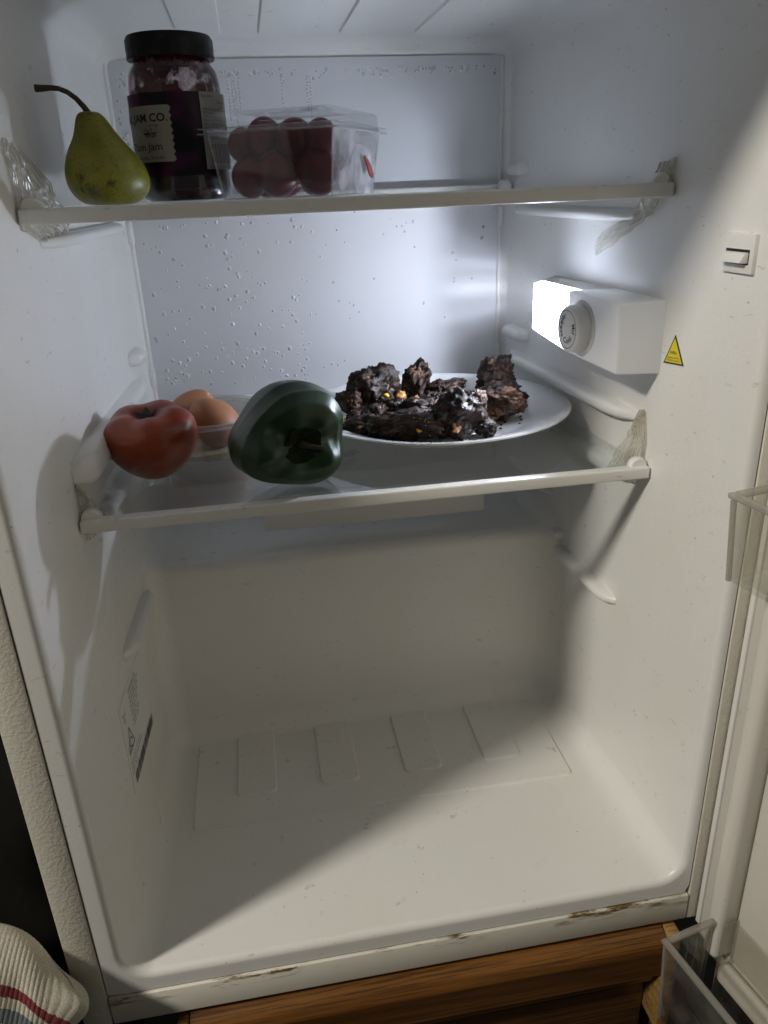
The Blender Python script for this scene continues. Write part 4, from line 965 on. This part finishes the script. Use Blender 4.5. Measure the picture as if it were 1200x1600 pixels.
tag(mk('water_droplets', bm, 'water', None, 180), 'beads of condensation on the white back panel', 'droplets', kind='stuff')

# ================================================================== DOOR BINS
def bin_(name, label, z0, z1, u0=.0300, n_in=.0165, n_out=.0640, length=.34, slope=.0):
    root = thing(name, label, 'door bin', dp(u0 + .1, .03, z0))
    def piece(nm, u_a, u_b, n_a, n_b, za, zb, bev=.001, taper=0.):
        bm = bmesh.new(); rbox(bm, u_a, u_b, n_a, n_b, za, zb, bev, 2)
        for v in bm.verts:
            t = (z1 - v.co.z) / (z1 - z0); v.co = dp(v.co.x + taper * 0, v.co.y - (.006 * t if v.co.y > .04 else 0), v.co.z)
        return mk(nm, bm, 'binrim' if nm in ('rim', 'corner_post') else 'bin', root, 45)
    piece('end_wall', u0, u0 + .0022, n_in, n_out - .0025, z0 + .002, z1 - .004)
    piece('front_wall', u0, u0 + length, n_out - .0022, n_out, z0 + .002, z1 - .004)
    piece('base', u0 + .0004, u0 + length, .0310, n_out - .0090, z0, z0 + .0022)
    piece('rim', u0 - .0012, u0 + .0040, n_in, n_out - .0035, z1 - .0039, z1, .0013)
    piece('rim', u0 - .0012, u0 + length, n_out - .0034, n_out + .0018, z1 - .0039, z1, .0013)
    piece('corner_post', u0 - .0004, u0 + .0026, n_out - .0030, n_out + .0004, z0 + .001, z1 - .0041, .0012)
    piece('clip_wall', u0 + .0090, u0 + .0110, .0005, n_in - .0008, z0 + .004, z1 + .002)
    piece('back_wall', u0 + .0112, u0 + length, .0040, .0058, z0 + .002, z1 + .001)
    for k in range(4): piece('rib', u0 + .0024, u0 + .0034, n_in + .006 + k * .010, n_in + .0072 + k * .010, z0 + .004, z1 - .012, .0004)
    return root
bin_('door_bin', 'clear plastic door bin at right edge beside the lower shelf', .3000, .3600, u0=.0270)
bin_('door_bin', 'clear scratched plastic door bin at the bottom right above the dark floor', -.0980, -.0060, u0=.0270)

# ================================================================== AROUND THE FRIDGE
cab_ = thing('wooden_cabinet', 'oak drawer cabinet standing under the fridge', 'cabinet', (.22, .1, -.40))
mk('cabinet_top', rbox(bmesh.new(), .030, .452, .012, .46, -.0640, -.0470, .002, 2), 'oakdark', cab_, 40)
bm = bmesh.new(); g = []
for i in range(13):                                                   # bull-nosed drawer front
    a = math.pi * (.5 - i / 12 * .62); g.append([(x, .006 - .018 * math.cos(a) + (.0), -.0660 + .016 * math.sin(a)) for x in [.040 + .388 * k / 20 for k in range(21)]])
g.append([(x, -.0080, -.1010) for x in [.040 + .388 * k / 20 for k in range(21)]]); g.append([(x, .004, -.1020) for x in [.040 + .388 * k / 20 for k in range(21)]])
sheet(bm, g, .002, (0, 1, 0)); mk('drawer_front', bm, 'oak', cab_, 50)
mk('rail', rbox(bmesh.new(), .040, .428, .0000, .020, -.1200, -.1035, .003, 2), 'oak', cab_, 40)
mk('stile', rbox(bmesh.new(), .4290, .4410, -.0110, .020, -.1700, -.0520, .002, 2), 'oaklight', cab_, 40)
mk('stile', rbox(bmesh.new(), .0300, .0392, -.0090, .020, -.1700, -.0520, .002, 2), 'oak', cab_, 40)
mk('lower_panel', rbox(bmesh.new(), .040, .428, .0120, .020, -.3800, -.1205, .002, 2), 'oakdark', cab_, 40)
mk('side', rbox(bmesh.new(), .4420, .4520, .0150, .46, -.3800, -.0650, .002, 2), 'oakdark', cab_, 40)
bm = bmesh.new(); g = [[(-1.2 + 3.0 * i / 30, -1.0 + 2.2 * j / 30, -.40 + .002 * noise.noise(Vector((i, j, 0)))) for i in range(31)] for j in range(31)]
sheet(bm, g); tag(mk('floor', bm, 'floor', None, 60), 'dark floor', kind='structure')

# ---- black leather cushion left of the fridge
bm = bmesh.new(); g = []
for i in range(61):
    row = []
    for j in range(41):
        u, v = i / 60, j / 40; y = -.22 + .62 * u; x = -.42 + .372 * v
        z = .16 - .30 * (1 - v) ** 2 * .5 - .9 * max(0, v - .80) ** 1.0 * .7 - .55 * max(0, .42 - u) ** 1.2
        p = Vector((x, y, 0)); z += .030 * noise.noise(p * 7) + .012 * noise.noise(p * 19) + .006 * abs(noise.noise(p * 34 + Vector((4, 0, 0))))
        row.append((x, y, z))
    g.append(row)
sheet(bm, g, .32, (0, 0, -1)); tag(mk('leather_cushion', bm, 'leather', None, 180), 'crumpled black leather cushion left of the fridge', 'cushion')

# ---- sock
bm = bmesh.new(); lay = bm.verts.layers.float_color.new('band')
axd = Vector((.22, .50, .78)).normalized()                            # toe points up, back and a little right
wd = Vector((.80, -.10, -.42)); wd = (wd - axd * wd.dot(axd)).normalized(); td = wd.cross(axd)   # td faces the viewer
oc = Vector((-.0950, -.0230, .0330)); NU, NV, RW_ = 400, 90, .062
def sockpt(u, v, side):
    top = .050 * max(0, 1 - abs(u) ** 2.3) ** .75; ext = -.11 + v * (.11 + top)
    th = .027 * max(0, 1 - abs(u) ** 2.6) ** .5 * math.sqrt(max(0, 1 - max(0, (v - .55) / .45) ** 3))
    p = oc + wd * (u * RW_) + axd * ext
    rib = 0.00055 * abs(math.sin(u * RW_ / .0015 * math.pi * .5 + .6 * noise.noise(Vector((v * 4, u, 0)))))
    dent = -.004 * math.exp(-((u - .55) / .16) ** 2 - ((v - .80) / .10) ** 2)   # hollow beside the gathered toe seam
    nub = .013 * math.exp(-((u - 1.0) / .13) ** 2 - ((v - .90) / .10) ** 2)
    p += td * side * (th + (rib + .0025 * noise.noise(Vector((u * 3, v * 4, 2))) + dent) * min(1, th / .006)) + wd * nub * 1.3 + axd * nub * .5 + td * side * nub * .7 * max(0, 1 - u * u) ** .5
    return p, v
for side in (1, -1):
    G = []
    for i in range(NV + 1):
        row = []
        for k in range(NU + 1):
            p, v_ = sockpt(-1 + 2 * k / NU, i / NV, side); q = bm.verts.new(p); q[lay] = (v_, v_, v_, 1); row.append(q)
        G.append(row)
    for a, b in zip(G, G[1:]):
        for k in range(NU): bm.faces.new((a[k], a[k + 1], b[k + 1], b[k]))
bmesh.ops.remove_doubles(bm, verts=bm.verts[:], dist=.00004)
tag(mk('knitted_sock', bm, 'sock', None, 180), 'cream ribbed knitted sock with a red stripe at the lower left corner', 'sock')
